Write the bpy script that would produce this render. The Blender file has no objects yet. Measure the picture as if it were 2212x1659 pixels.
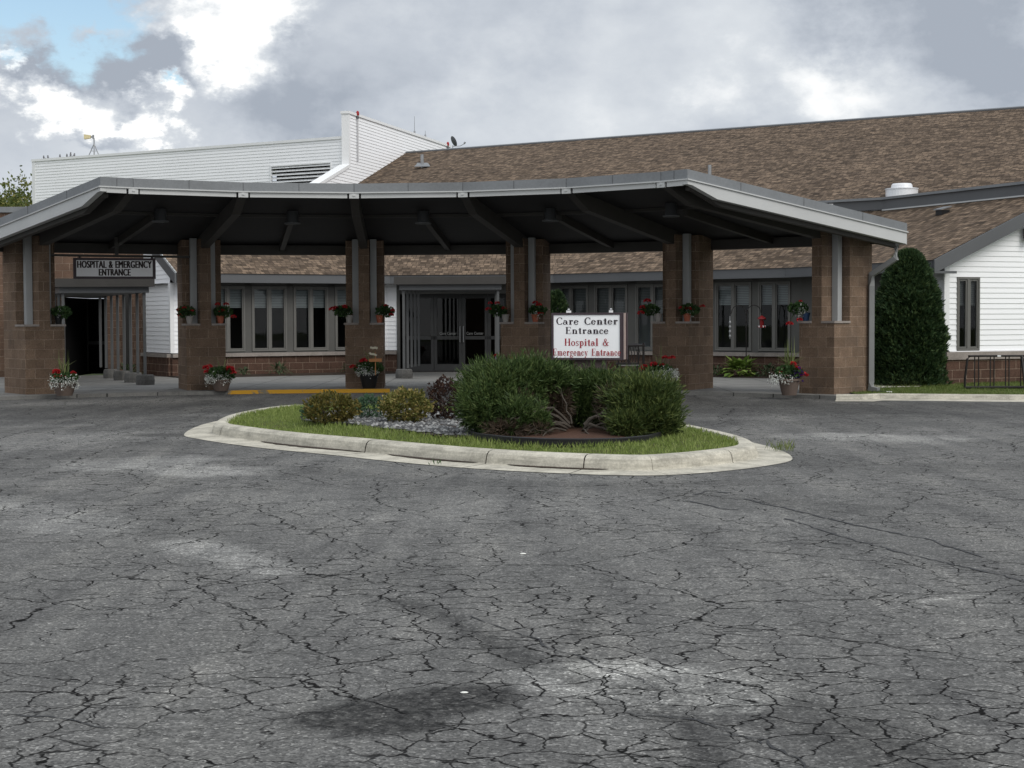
import bpy, math, random
import numpy as np
from mathutils import Vector, Matrix, noise
random.seed(7)
scn = bpy.context.scene
col = scn.collection
R_ = math.radians
# ------------------------------------------------------------------ camera
F = 3573.0; CXP = 1106.0; CYP = 829.5; EYE = 1.6
PITCH = math.atan((CYP - 690.0) / F); ROLL = 0.0045
cd = bpy.data.cameras.new('camera'); cam = bpy.data.objects.new('camera', cd); col.objects.link(cam)
cd.sensor_width = 36; cd.lens = 36 * F / 2212.0; cd.clip_end = 3000; cd.clip_start = .1
fwd = Vector((0, math.cos(PITCH), -math.sin(PITCH)))
right0 = Vector((1, 0, 0)); up0 = right0.cross(fwd)
rt = (right0 * math.cos(ROLL) - up0 * math.sin(ROLL)).normalized(); up = rt.cross(fwd)
cam.matrix_world = Matrix(((rt.x, up.x, -fwd.x, 0), (rt.y, up.y, -fwd.y, 0), (rt.z, up.z, -fwd.z, EYE), (0, 0, 0, 1)))
scn.camera = cam

def ray(x, y):
    return rt * (x - CXP) / F - up * (y - CYP) / F + fwd
def V(x, y, Y):                       # measured position -> point of the place at depth Y
    d = ray(x, y); d = d * (Y / d.y)
    return Vector((d.x, Y, EYE + d.z))
def G(x, y, z=0.0):                   # measured position -> point on level z
    d = ray(x, y); k = (z - EYE) / d.z
    return Vector((d.x * k, d.y * k, z))
def XV(x, Y): return V(x, 690, Y).x

# ------------------------------------------------------------------ mesh builder
class MB:
    def __init__(s): s.v = []; s.f = []; s.m = []
    def quad(s, *p, mi=0):
        n = len(s.v); s.v += [tuple(q) for q in p]; s.f.append(tuple(range(n, n + len(p)))); s.m.append(mi)
    def box(s, c, sx, sy, sz, rz=0.0, mi=0):
        ca, sa = math.cos(rz), math.sin(rz)
        def T(x, y, z): return (c[0] + x * ca - y * sa, c[1] + x * sa + y * ca, c[2] + z)
        a, b, h = sx / 2, sy / 2, sz / 2
        s.hexa([T(-a, -b, -h), T(a, -b, -h), T(a, b, -h), T(-a, b, -h), T(-a, -b, h), T(a, -b, h), T(a, b, h), T(-a, b, h)], mi)
    def hexa(s, p, mi=0):
        n = len(s.v); s.v += [tuple(q) for q in p]
        for f in ((0, 3, 2, 1), (4, 5, 6, 7), (0, 1, 5, 4), (1, 2, 6, 5), (2, 3, 7, 6), (3, 0, 4, 7)):
            s.f.append(tuple(n + i for i in f)); s.m.append(mi)
    def prism(s, poly, z0, z1, mi=0):   # poly ccw (x,y)
        n = len(s.v); k = len(poly)
        s.v += [(p[0], p[1], z0) for p in poly] + [(p[0], p[1], z1) for p in poly]
        s.f.append(tuple(n + i for i in reversed(range(k)))); s.m.append(mi)
        s.f.append(tuple(n + k + i for i in range(k))); s.m.append(mi)
        for i in range(k):
            j = (i + 1) % k
            s.f.append((n + i, n + j, n + k + j, n + k + i)); s.m.append(mi)
    def tube(s, pts, r, seg=6, mi=0, r1=None):
        pts = [Vector(p) for p in pts]; n0 = len(s.v); N = len(pts)
        for i, p in enumerate(pts):
            d = (pts[min(i + 1, N - 1)] - pts[max(i - 1, 0)]).normalized()
            a = d.cross(Vector((0, 0, 1)) if abs(d.z) < .9 else Vector((1, 0, 0))).normalized(); b = d.cross(a)
            rr = r if r1 is None else r + (r1 - r) * i / max(1, N - 1)
            for k in range(seg):
                t = 2 * math.pi * (k + .5) / seg
                s.v.append(tuple(p + a * math.cos(t) * rr + b * math.sin(t) * rr))
        for i in range(N - 1):
            for k in range(seg):
                k2 = (k + 1) % seg
                s.f.append((n0 + i * seg + k, n0 + i * seg + k2, n0 + (i + 1) * seg + k2, n0 + (i + 1) * seg + k)); s.m.append(mi)
        s.f.append(tuple(n0 + k for k in reversed(range(seg)))); s.m.append(mi)
        s.f.append(tuple(n0 + (N - 1) * seg + k for k in range(seg))); s.m.append(mi)
    def lathe(s, c, prof, seg=20, mi=0):
        n0 = len(s.v)
        for r, z in prof:
            for k in range(seg):
                t = 2 * math.pi * k / seg
                s.v.append((c[0] + r * math.cos(t), c[1] + r * math.sin(t), c[2] + z))
        for i in range(len(prof) - 1):
            for k in range(seg):
                k2 = (k + 1) % seg
                s.f.append((n0 + i * seg + k, n0 + i * seg + k2, n0 + (i + 1) * seg + k2, n0 + (i + 1) * seg + k)); s.m.append(mi)
        s.f.append(tuple(n0 + k for k in reversed(range(seg)))); s.m.append(mi)
        s.f.append(tuple(n0 + (len(prof) - 1) * seg + k for k in range(seg))); s.m.append(mi)
    def leaf(s, p, d, L, W, mi=0, twist=None):
        d = d.normalized(); a = Vector((random.uniform(-1, 1), random.uniform(-1, 1), random.uniform(-1, 1))) if twist is None else twist
        w = d.cross(a)
        if w.length < 1e-4: w = d.orthogonal()
        w = w.normalized() * W * .5
        n = len(s.v); m = p + d * L * .45
        s.v += [tuple(p), tuple(m + w), tuple(p + d * L), tuple(m - w)]
        s.f.append((n, n + 1, n + 2, n + 3)); s.m.append(mi)
    def build(s, name, mats, parent=None, smooth=False, uv=True):
        me = bpy.data.meshes.new(name); me.from_pydata(s.v, [], s.f)
        if not isinstance(mats, (list, tuple)): mats = [mats]
        for m in mats: me.materials.append(m)
        if len(mats) > 1: me.polygons.foreach_set('material_index', s.m)
        if smooth: me.polygons.foreach_set('use_smooth', [True] * len(me.polygons))
        if uv and len(s.f) < 6000: auto_uv(me)
        me.update()
        o = bpy.data.objects.new(name, me); col.objects.link(o)
        if parent is not None: o.parent = parent
        return o
def auto_uv(me):
    lay = me.uv_layers.new(name='UVMap')
    Z = Vector((0, 0, 1))
    for p in me.polygons:
        n = p.normal
        t = Z.cross(n)
        t = Vector((1, 0, 0)) if t.length < .05 else t.normalized()
        b = n.cross(t)
        for li in p.loop_indices:
            co = me.vertices[me.loops[li].vertex_index].co
            lay.data[li].uv = (co.dot(t), co.dot(b) if abs(n.z) > .05 else co.z)

def tag(o, label=None, cat=None, group=None, kind=None):
    if label: o['label'] = label
    if cat: o['category'] = cat
    if group: o['group'] = group
    if kind: o['kind'] = kind
    return o
def thing(name, label, cat, group=None, loc=None):
    o = bpy.data.objects.new(name, None); col.objects.link(o); o.empty_display_size = .1
    if loc is not None: o.location = loc
    return tag(o, label, cat, group)
def copy_tree(o, parent=None):
    c = o.copy(); col.objects.link(c)
    if parent is not None: c.parent = parent
    for ch in list(o.children): copy_tree(ch, c)
    return c

# ------------------------------------------------------------------ materials
class N:
    def __init__(s, name):
        s.m = bpy.data.materials.new(name); s.m.use_nodes = True; s.t = s.m.node_tree; s.t.nodes.clear()
        s.out = s.n('ShaderNodeOutputMaterial')
    def n(s, typ, **k):
        nd = s.t.nodes.new(typ)
        for a, b in k.items(): setattr(nd, a, b)
        return nd
    def l(s, a, b): s.t.links.new(a, b)
    def val(s, sock, v):
        if hasattr(v, 'is_linked') or isinstance(v, bpy.types.NodeSocket): s.l(v, sock)
        else: sock.default_value = v
    def math(s, op, a, b=0.0, c=None, clamp=False):
        nd = s.n('ShaderNodeMath', operation=op); nd.use_clamp = clamp
        s.val(nd.inputs[0], a); s.val(nd.inputs[1], b)
        if c is not None: s.val(nd.inputs[2], c)
        return nd.outputs[0]
    def noise(s, vec, scale, detail=4, rough=.55, dist=0.0, out=0):
        nd = s.n('ShaderNodeTexNoise'); s.l(vec, nd.inputs['Vector'])
        nd.inputs['Scale'].default_value = scale; nd.inputs['Detail'].default_value = detail
        nd.inputs['Roughness'].default_value = rough; nd.inputs['Distortion'].default_value = dist
        return nd.outputs[out]
    def ramp(s, x, *stops):
        nd = s.n('ShaderNodeValToRGB'); e = nd.color_ramp.elements
        while len(e) < len(stops): e.new(.5)
        for i, (p, c) in enumerate(stops):
            e[i].position = p; e[i].color = (c, c, c, 1) if isinstance(c, (int, float)) else (*c, 1)
        s.l(x, nd.inputs[0]); return nd.outputs[0]
    def mix(s, f, a, b, typ='MIX'):
        nd = s.n('ShaderNodeMix', data_type='RGBA', blend_type=typ)
        s.val(nd.inputs[0], f)
        for k, v in ((6, a), (7, b)):
            if isinstance(v, tuple): nd.inputs[k].default_value = (*v[:3], 1)
            else: s.val(nd.inputs[k], v)
        return nd.outputs[2]
    def coord(s, which='Object'): return s.n('ShaderNodeTexCoord').outputs[which]
    def bump(s, h, strength=.4, dist=.01, normal=None):
        nd = s.n('ShaderNodeBump'); s.l(h, nd.inputs['Height'])
        nd.inputs['Strength'].default_value = strength; nd.inputs['Distance'].default_value = dist
        if normal is not None: s.l(normal, nd.inputs['Normal'])
        return nd.outputs[0]
    def bsdf(s, color, rough=.7, spec=.3, metal=0.0, normal=None, trans=0.0):
        b = s.n('ShaderNodeBsdfPrincipled')
        if isinstance(color, tuple): b.inputs['Base Color'].default_value = (*color[:3], 1)
        else: s.l(color, b.inputs['Base Color'])
        s.val(b.inputs['Roughness'], rough); s.val(b.inputs['Specular IOR Level'], spec)
        b.inputs['Metallic'].default_value = metal
        if normal is not None: s.l(normal, b.inputs['Normal'])
        sh = b.outputs[0]
        if trans:
            t = s.n('ShaderNodeBsdfTranslucent')
            if isinstance(color, tuple): t.inputs[0].default_value = (*color[:3], 1)
            else: s.l(color, t.inputs[0])
            mx = s.n('ShaderNodeMixShader'); mx.inputs[0].default_value = trans
            s.l(sh, mx.inputs[1]); s.l(t.outputs[0], mx.inputs[2]); sh = mx.outputs[0]
        s.l(sh, s.out.inputs[0]); return s.m
def sc(c, k): return tuple(min(1, x * k) for x in c)
def paint(name, c, rough=.55, var=.12, scale=3.0, fine=60.0, bump=.08, metal=0.0, spec=.3):
    n = N(name); v = n.coord()
    a = n.noise(v, scale, 5, .6); b = n.noise(v, fine, 3)
    f = n.math('MULTIPLY_ADD', a, .7, n.math('MULTIPLY', b, .3))
    cc = n.ramp(f, (.3, sc(c, 1 - var)), (.7, sc(c, 1 + var)))
    return n.bsdf(cc, rough, spec, metal, n.bump(b, bump, .004))
def foliage(name, c1, c2, c3=None, trans=.25, rough=.6):
    n = N(name); v = n.coord()
    r = n.n('ShaderNodeNewGeometry').outputs['Random Per Island']
    a = n.noise(v, 5.0, 3)
    f = n.math('MULTIPLY_ADD', r, .55, n.math('MULTIPLY', a, .6))
    st = [(.2, c1), (.62, c2)]
    if c3: st.append((.92, c3))
    return n.bsdf(n.ramp(f, *st), rough, .25, 0, None, trans)
def m_block(name, c, var=.15):
    n = N(name); uv = n.coord('UV'); ob = n.coord()
    b = n.n('ShaderNodeTexBrick'); n.l(uv, b.inputs['Vector'])
    b.offset = .5; b.inputs['Scale'].default_value = 1; b.inputs['Brick Width'].default_value = .406; b.inputs['Row Height'].default_value = .203
    b.inputs['Mortar Size'].default_value = .006; b.inputs['Mortar Smooth'].default_value = .25; b.inputs['Bias'].default_value = 0
    b.inputs['Color1'].default_value = (*sc(c, 1 - var), 1); b.inputs['Color2'].default_value = (*sc(c, 1 + var), 1)
    b.inputs['Mortar'].default_value = (.31, .235, .18, 1)
    a = n.noise(ob, 3.0, 5, .65); g = n.noise(ob, 45, 4, .7); st = n.noise(ob, 1.1, 3)
    k = n.ramp(a, (.25, .72), (.75, 1.25))
    cc = n.mix(1.0, b.outputs['Color'], k, 'MULTIPLY')
    cc = n.mix(1.0, cc, n.ramp(g, (.3, .58), (.7, 1.42)), 'MULTIPLY')
    cc = n.mix(n.ramp(st, (.55, 0.0), (.75, .45)), cc, (.10, .085, .075))
    h = n.math('ADD', n.math('MULTIPLY', g, .6), n.math('MULTIPLY', b.outputs['Fac'], -1.2))
    return n.bsdf(cc, .9, .15, 0, n.bump(h, 1.0, .02))
def m_shingle(name, c):
    n = N(name); uv = n.coord('UV'); ob = n.coord()
    def br(w, row, off, c1, c2, m, ms):
        b = n.n('ShaderNodeTexBrick'); n.l(uv, b.inputs['Vector']); b.offset = off; b.offset_frequency = 3; b.squash = .7; b.squash_frequency = 2
        b.inputs['Scale'].default_value = 1; b.inputs['Brick Width'].default_value = w; b.inputs['Row Height'].default_value = row
        b.inputs['Mortar Size'].default_value = ms; b.inputs['Mortar Smooth'].default_value = .3
        b.inputs['Color1'].default_value = (*c1, 1); b.inputs['Color2'].default_value = (*c2, 1); b.inputs['Mortar'].default_value = (*m, 1)
        return b
    b1 = br(.19, .145, .37, sc(c, .50), sc(c, 1.5), sc(c, .5), .012)
    b2 = br(.29, .145, .61, (.72, .70, .70), (1.3, 1.25, 1.2), (1, 1, 1), .0)
    cc = n.mix(1.0, b1.outputs['Color'], b2.outputs['Color'], 'MULTIPLY')
    a = n.noise(ob, .35, 4); g = n.noise(ob, 9, 3, .7)
    cc = n.mix(1.0, cc, n.ramp(a, (.3, .93), (.7, 1.06)), 'MULTIPLY')
    cc = n.mix(1.0, cc, n.ramp(g, (.3, (.9, .9, .91)), (.7, (1.1, 1.09, 1.06))), 'MULTIPLY')
    h = n.math('SUBTRACT', n.math('MULTIPLY', b2.outputs['Fac'], .0), b1.outputs['Fac'])
    return n.bsdf(cc, .95, .1, 0, n.bump(h, .6, .02))
def m_concrete(name, c, joints=None, bump=.3, grime=0.0):
    n = N(name); v = n.coord()
    a = n.noise(v, 1.3, 6, .65); g = n.noise(v, 40, 4, .7); s2 = n.noise(v, 5, 5, .7)
    cc = n.ramp(n.math('MULTIPLY_ADD', a, .6, n.math('MULTIPLY', s2, .4)), (.32, sc(c, .62)), (.5, c), (.68, sc(c, 1.2)))
    cc = n.mix(1.0, cc, n.ramp(g, (.3, .82), (.7, 1.15)), 'MULTIPLY')
    if grime:
        mg = n.n('ShaderNodeMapping'); n.l(v, mg.inputs[0]); mg.inputs['Scale'].default_value = (1.2, 1.2, 9)
        gm = n.noise(mg.outputs[0], 2.2, 6, .7)
        cc = n.mix(n.ramp(gm, (.46, 0.0), (.66, grime)), cc, sc(c, .34))
    if joints:
        b = n.n('ShaderNodeTexBrick'); n.l(v, b.inputs['Vector']); b.offset = 0
        b.inputs['Scale'].default_value = 1; b.inputs['Brick Width'].default_value = joints; b.inputs['Row Height'].default_value = joints
        b.inputs['Mortar Size'].default_value = .012; b.inputs['Mortar Smooth'].default_value = .2
        cc = n.mix(b.outputs['Fac'], cc, sc(c, .25))
    return n.bsdf(cc, .85, .25, 0, n.bump(g, bump, .006))
def m_glass(name, tint=(.85, .9, .92)):
    n = N(name)
    t = n.n('ShaderNodeBsdfTransparent'); t.inputs[0].default_value = (*tint, 1)
    v = n.coord(); g = n.n('ShaderNodeBsdfGlossy'); g.inputs['Roughness'].default_value = .02
    fr = n.n('ShaderNodeFresnel'); fr.inputs[0].default_value = 1.5
    k = n.math('MULTIPLY', fr.outputs[0], .62, clamp=True)
    mx = n.n('ShaderNodeMixShader'); n.l(k, mx.inputs[0]); n.l(t.outputs[0], mx.inputs[1]); n.l(g.outputs[0], mx.inputs[2])
    n.l(mx.outputs[0], n.out.inputs[0]); return n.m
def m_blind(name, c):
    n = N(name); v = n.coord()
    sep = n.n('ShaderNodeSeparateXYZ'); n.l(v, sep.inputs[0])
    w = n.math('FRACT', n.math('MULTIPLY', sep.outputs[2], 22.0))
    cc = n.mix(n.ramp(w, (.62, 0.0), (.8, 1.0)), c, sc(c, .35))
    return n.bsdf(cc, .6, .3)

M = {}
M['block'] = m_block('split_face_block', (.162, .113, .080))
M['block_far'] = m_block('split_face_block_hospital', (.135, .086, .062))
M['block_base'] = m_block('split_face_block_base', (.085, .050, .037))
M['shingle'] = m_shingle('brown_shingle', (.122, .094, .071))
M['siding'] = paint('white_siding', (.86, .87, .89), .5, .035, .5, 30, .03)
M['whitetrim'] = paint('white_trim', (.78, .79, .80), .5, .04, .8)
M['gray_fascia'] = paint('grey_fascia', (.100, .104, .110), .5, .10, .7)
M['gray_metal'] = paint('grey_metal', (.195, .205, .215), .42, .2, .8, 20, .03, .2)
M['light_metal'] = paint('pale_grey_paint', (.48, .49, .49), .5, .07, 1.0)
M['post'] = paint('grey_steel_post', (.33, .34, .345), .5, .09, 2.0)
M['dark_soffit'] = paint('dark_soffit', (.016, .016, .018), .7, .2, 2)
M['beam'] = paint('brown_beam', (.050, .047, .044), .6, .15, 2)
M['dspout'] = paint('downspout_grey', (.20, .205, .205), .5, .1, 3)
M['shpost'] = paint('shelter_post', (.095, .098, .10), .5, .1, 3)
M['win'] = paint('grey_window_frame', (.135, .133, .125), .5, .1, 3)
M['winpanel'] = paint('grey_wall_panel', (.092, .091, .086), .6, .1, 2)
M['glass'] = m_glass('window_glass')
M['doorframe'] = paint('dark_bronze_frame', (.045, .046, .047), .45, .15, 3)
M['darkglass'] = m_glass('door_glass', (.22, .24, .25))
M['blind'] = m_blind('pale_blind', (.24, .25, .245))
M['blind_dark'] = m_blind('slatted_blind', (.13, .13, .125))
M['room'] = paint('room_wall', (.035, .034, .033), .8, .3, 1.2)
M['conc'] = m_concrete('walk_concrete', (.185, .182, .172), 1.52)
M['kerb'] = m_concrete('kerb_concrete', (.48, .455, .385), None, .3, .5)
M['ledge'] = m_concrete('ledge_concrete', (.27, .24, .22))
M['footing'] = m_concrete('footing_concrete', (.10, .098, .094))
M['black'] = paint('black_plastic', (.012, .012, .013), .45, .2, 6)
M['blackmetal'] = paint('black_iron', (.014, .012, .012), .45, .3, 9)
M['soil'] = m_concrete('soil', (.045, .032, .024), None, 1.0)
M['mulch'] = m_concrete('red_mulch', (.068, .034, .022), None, 1.0)
M['terra'] = paint('terracotta', (.34, .105, .06), .8, .2, 9)
M['claybrown'] = paint('brown_pot_clay', (.11, .082, .068), .75, .2, 6)
M['paleceramic'] = paint('grey_pot', (.32, .30, .28), .7, .2, 6)
M['bluepot'] = paint('blue_pot', (.03, .06, .13), .5, .2, 6)
M['leaf'] = foliage('geranium_leaf', (.018, .040, .014), (.045, .095, .03), (.09, .15, .05))
M['red'] = foliage('red_petal', (.32, .008, .014), (.47, .018, .024), (.62, .05, .06), .15)
M['white'] = foliage('white_petal', (.45, .47, .42), (.68, .70, .66), (.8, .82, .8), .15)
M['purple'] = foliage('purple_petal', (.03, .01, .09), (.06, .02, .16), None, .15)
M['spike'] = foliage('spike_leaf', (.07, .10, .03), (.16, .20, .07), (.26, .28, .13))
M['juniper'] = foliage('juniper_spray', (.019, .036, .011), (.054, .092, .025), (.14, .185, .062), .2)
M['juniper2'] = foliage('juniper_spray_olive', (.022, .038, .011), (.062, .092, .025), (.16, .19, .058), .2)
M['dead'] = foliage('dead_twig', (.022, .015, .011), (.055, .038, .026), (.11, .08, .055), .0)
M['branch'] = paint('bare_branch', (.066, .056, .046), .85, .35, 14, 80, .4)
M['arbor'] = foliage('arborvitae_leaf', (.016, .034, .014), (.036, .070, .027), (.09, .13, .045), .15)
M['spirea'] = foliage('spirea_leaf', (.05, .062, .016), (.13, .115, .030), (.23, .17, .05))
M['spirea_y'] = foliage('spirea_yellow', (.06, .082, .020), (.165, .16, .042), (.46, .35, .14))
M['barberry'] = foliage('barberry_leaf', (.020, .012, .012), (.050, .026, .022), (.10, .06, .035))
M['bluejuniper'] = foliage('small_juniper', (.028, .06, .032), (.06, .12, .065), (.10, .17, .09))
M['hosta'] = foliage('hosta_leaf', (.07, .13, .025), (.17, .26, .05), (.30, .38, .10))
M['hosta_d'] = foliage('dark_hosta_leaf', (.025, .045, .02), (.06, .09, .04), (.16, .19, .12))
M['grass'] = foliage('grass_blade', (.115, .165, .037), (.19, .245, .062), (.30, .34, .12), .3)
M['grass2'] = foliage('grass_blade_dark', (.065, .105, .024), (.11, .155, .036), (.18, .19, .07), .3)  # darker green blades for the right lawn
M['tree'] = foliage('tree_leaf', (.045, .07, .016), (.11, .14, .035), (.26, .23, .07), .3)
M['bark'] = paint('bark', (.075, .06, .048), .9, .35, 8, 60, .5)
M['feedred'] = paint('feeder_red', (.19, .010, .012), .4, .1, 9)
M['polewhite'] = paint('pale_pole', (.50, .50, .51), .5, .1, 6)
M['redlamp'] = paint('red_lens', (.30, .012, .014), .25, .1, 9)
M['yellow'] = paint('yellow_horn', (.62, .54, .32), .5, .12, 6)
M['steel'] = paint('galvanised_steel', (.30, .31, .32), .4, .15, 6, 60, .05, .5)
M['fan'] = paint('white_fan_metal', (.75, .76, .78), .35, .05, 2, 20, .03, .2)
M['signface'] = paint('sign_white', (.90, .91, .93), .35, .02, 2, 30, .02)
M['hsign'] = paint('sign_grey', (.80, .80, .82), .45, .05, 2, 30, .02)
M['signframe'] = paint('sign_purple_frame', (.055, .040, .048), .5, .15, 6)
M['signwood'] = paint('sign_weathered_wood', (.30, .235, .215), .85, .28, 5, 40, .3)
M['pedestal'] = paint('sign_post_stain', (.115, .085, .085), .8, .2, 5)
M['inkdark'] = paint('ink_dark', (.018, .008, .016), .5, .1, 5)
M['inkred'] = paint('ink_red', (.33, .018, .030), .5, .1, 5)
M['inkblack'] = paint('ink_black', (.022, .012, .012), .5, .1, 5)
M['decal'] = paint('door_decal', (.17, .175, .175), .6, .1, 5)
M['orange'] = paint('orange_board', (.40, .18, .07), .7, .2, 9)
M['cream'] = paint('cream_letter', (.62, .58, .45), .7, .1, 9)
M['bird'] = paint('bird_feather', (.16, .16, .17), .8, .3, 30)
M['flat'] = paint('flat_roof_felt', (.13, .13, .13), .9, .2, 2)
M['paper'] = paint('litter_paper', (.70, .70, .66), .8, .1, 9)

# yellow-painted kerb with worn patches
def m_yellow():
    n = N('worn_yellow_kerb'); v = n.coord()
    a = n.noise(v, 3.0, 6, .7)
    cc = n.mix(n.ramp(a, (.40, 0.0), (.47, 1.0)), (.20, .18, .14), (.60, .32, .035))
    return n.bsdf(cc, .8, .2, 0, n.bump(a, .2, .01))
M['ykerb'] = m_yellow()

# cracked, patched, dusty asphalt
def m_asphalt():
    n = N('cracked_asphalt'); v = n.coord()
    at = n.n('ShaderNodeVertexColor'); at.layer_name = 'wear_shade'
    sp = n.n('ShaderNodeSeparateColor'); n.l(at.outputs[0], sp.inputs[0])
    dust, dark, crackle = sp.outputs[0], sp.outputs[1], sp.outputs[2]
    g1 = n.noise(v, 3.2, 6, .6); g2 = n.noise(v, .55, 5, .6)
    # aggregate
    vo = n.n('ShaderNodeTexVoronoi'); n.l(v, vo.inputs['Vector']); vo.inputs['Scale'].default_value = 85
    ag = n.n('ShaderNodeSeparateColor'); n.l(vo.outputs['Color'], ag.inputs[0])
    vo3 = n.n('ShaderNodeTexVoronoi'); n.l(v, vo3.inputs['Vector']); vo3.inputs['Scale'].default_value = 24
    a3 = n.n('ShaderNodeSeparateColor'); n.l(vo3.outputs['Color'], a3.inputs[0])
    chip = n.math('MULTIPLY', n.math('GREATER_THAN', a3.outputs[0], .965), n.math('LESS_THAN', vo3.outputs['Distance'], .27))
    fine = n.noise(v, 160, 3, .7)
    base = n.ramp(n.math('MULTIPLY_ADD', g2, .55, n.math('MULTIPLY', g1, .45)), (.30, (.078, .0772, .0740)), (.5, (.119, .1175, .1125)), (.72, (.158, .155, .147)))
    k = n.ramp(ag.outputs[0], (.0, .42), (.5, .92), (.84, 1.15), (.93, 1.5), (1.0, 2.4))
    base = n.mix(1.0, base, k, 'MULTIPLY')
    mpp = n.n('ShaderNodeMapping'); n.l(v, mpp.inputs[0]); mpp.inputs['Rotation'].default_value = (0, 0, R_(-32)); mpp.inputs['Scale'].default_value = (2.3, .30, 1)
    # wheel-path streaks run the way the cars swing through
    strk = n.noise(mpp.outputs[0], 1.0, 6, .62)
    base = n.mix(1.0, base, n.ramp(strk, (.30, (.68, .68, .69)), (.5, (1, 1, 1)), (.70, (1.32, 1.31, 1.28))), 'MULTIPLY')
    mot = n.noise(v, 11, 5, .7)
    base = n.mix(1.0, base, n.ramp(mot, (.32, .74), (.5, 1.0), (.7, 1.22)), 'MULTIPLY')
    base = n.mix(1.0, base, n.ramp(fine, (.3, .72), (.7, 1.28)), 'MULTIPLY')
    base = n.mix(n.math('MULTIPLY', chip, .5), base, (.42, .41, .38))
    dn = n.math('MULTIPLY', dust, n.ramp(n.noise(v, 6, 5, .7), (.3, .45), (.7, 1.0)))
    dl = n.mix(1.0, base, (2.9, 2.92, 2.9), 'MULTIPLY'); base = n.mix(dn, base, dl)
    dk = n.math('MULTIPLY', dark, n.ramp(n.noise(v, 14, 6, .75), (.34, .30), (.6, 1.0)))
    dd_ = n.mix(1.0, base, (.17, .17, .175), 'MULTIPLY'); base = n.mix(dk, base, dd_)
    # cracks: two networks, warped
    wv = n.noise(v, 2.6, 4, .6, out=1); wv2 = n.noise(v, 14, 3, .6, out=1)
    def add(a, b, k):
        s_ = n.n('ShaderNodeVectorMath', operation='SCALE'); n.l(b, s_.inputs[0]); s_.inputs['Scale'].default_value = k
        q = n.n('ShaderNodeVectorMath', operation='ADD'); n.l(a, q.inputs[0]); n.l(s_.outputs[0], q.inputs[1]); return q.outputs[0]
    wp = add(add(v, wv, .34), wv2, .034)
    wid = n.noise(v, 2.2, 4, .65)
    def crack(scale, w0, w1):
        c = n.n('ShaderNodeTexVoronoi', feature='DISTANCE_TO_EDGE', voronoi_dimensions='2D'); n.l(wp, c.inputs['Vector']); c.inputs['Scale'].default_value = scale
        d = n.math('DIVIDE', n.math('DIVIDE', c.outputs['Distance'], scale), n.ramp(wid, (.25, .35), (.75, 1.5)))
        mr = n.n('ShaderNodeMapRange'); mr.interpolation_type = 'SMOOTHSTEP'; n.l(d, mr.inputs[0])
        mr.inputs[1].default_value = w0; mr.inputs[2].default_value = w1; mr.inputs[3].default_value = 1; mr.inputs[4].default_value = 0
        return mr.outputs[0]
    br = n.noise(v, 1.9, 4, .65); br2 = n.noise(v, 4.5, 3, .6)
    c1 = n.math('MULTIPLY', crack(1.75, .003, .0095), n.ramp(br, (.45, 0.0), (.53, 1.0)))
    m2 = n.math('MULTIPLY', n.ramp(br2, (.28, 0.0), (.38, 1.0)), crackle)
    c2 = n.math('MULTIPLY', crack(3.9, .0033, .0095), m2)
    c3 = n.math('MULTIPLY', crack(.55, .005, .013), n.ramp(br2, (.36, 0.0), (.5, 1.0)))
    cr = n.math('MAXIMUM', n.math('MAXIMUM', c1, c2), c3)
    base = n.mix(n.math('MULTIPLY', cr, .96), base, (.007, .007, .007))
    h = n.math('SUBTRACT', n.math('MULTIPLY', ag.outputs[0], .35), n.math('MULTIPLY', cr, .8))
    rough = n.math('SUBTRACT', .82, n.math('MULTIPLY', dark, .12))
    spx = n.math('MULTIPLY', .34, n.math('SUBTRACT', 1.0, n.math('MAXIMUM', n.math('MULTIPLY', cr, .95), n.math('MULTIPLY', dark, .75)), clamp=True))
    return n.bsdf(base, rough, spx, 0, n.bump(h, .55, .008))
M['asphalt'] = m_asphalt()
def m_ground():
    n = N('far_ground'); v = n.coord(); a = n.noise(v, .2, 6)
    return n.bsdf(n.ramp(a, (.3, (.05, .07, .025)), (.7, (.10, .12, .045))), .95, .1)
M['ground'] = m_ground()

# ------------------------------------------------------------------ sky, sun
SUN_EL, SUN_AZ = R_(43), R_(136)      # azimuth from +Y towards +X: right, behind the viewer
w = bpy.data.worlds.new('World'); scn.world = w; w.use_nodes = True
nt = w.node_tree; nt.nodes.clear()
class WN(N):
    def __init__(s, t): s.t = t
W = WN(nt)
sky = W.n('ShaderNodeTexSky', sky_type='NISHITA'); sky.sun_disc = False; sky.sun_elevation = SUN_EL; sky.sun_rotation = SUN_AZ
tc = W.coord('Generated')
def vscale(a, k):
    s_ = W.n('ShaderNodeVectorMath', operation='SCALE'); W.l(a, s_.inputs[0]); s_.inputs['Scale'].default_value = k; return s_.outputs[0]
def vadd(a, b):
    q = W.n('ShaderNodeVectorMath', operation='ADD'); W.l(a, q.inputs[0]); W.l(b, q.inputs[1]); return q.outputs[0]
mp = W.n('ShaderNodeMapping'); W.l(tc, mp.inputs[0]); mp.inputs['Scale'].default_value = (1, 1, 1.5)
cn = W.noise(mp.outputs[0], 7.0, 8, .55)                       # cloud body
cn2 = W.noise(mp.outputs[0], 18.0, 8, .6)
def centred(a):
    q = W.n('ShaderNodeVectorMath', operation='SUBTRACT'); W.l(a, q.inputs[0]); q.inputs[1].default_value = (.5, .5, .5); return q.outputs[0]
warp = vadd(vscale(centred(W.noise(mp.outputs[0], 9.0, 7, .62, out=1)), .16), vscale(centred(W.noise(mp.outputs[0], 40.0, 5, .6, out=1)), .032))
pos = vadd(tc, warp)
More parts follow.
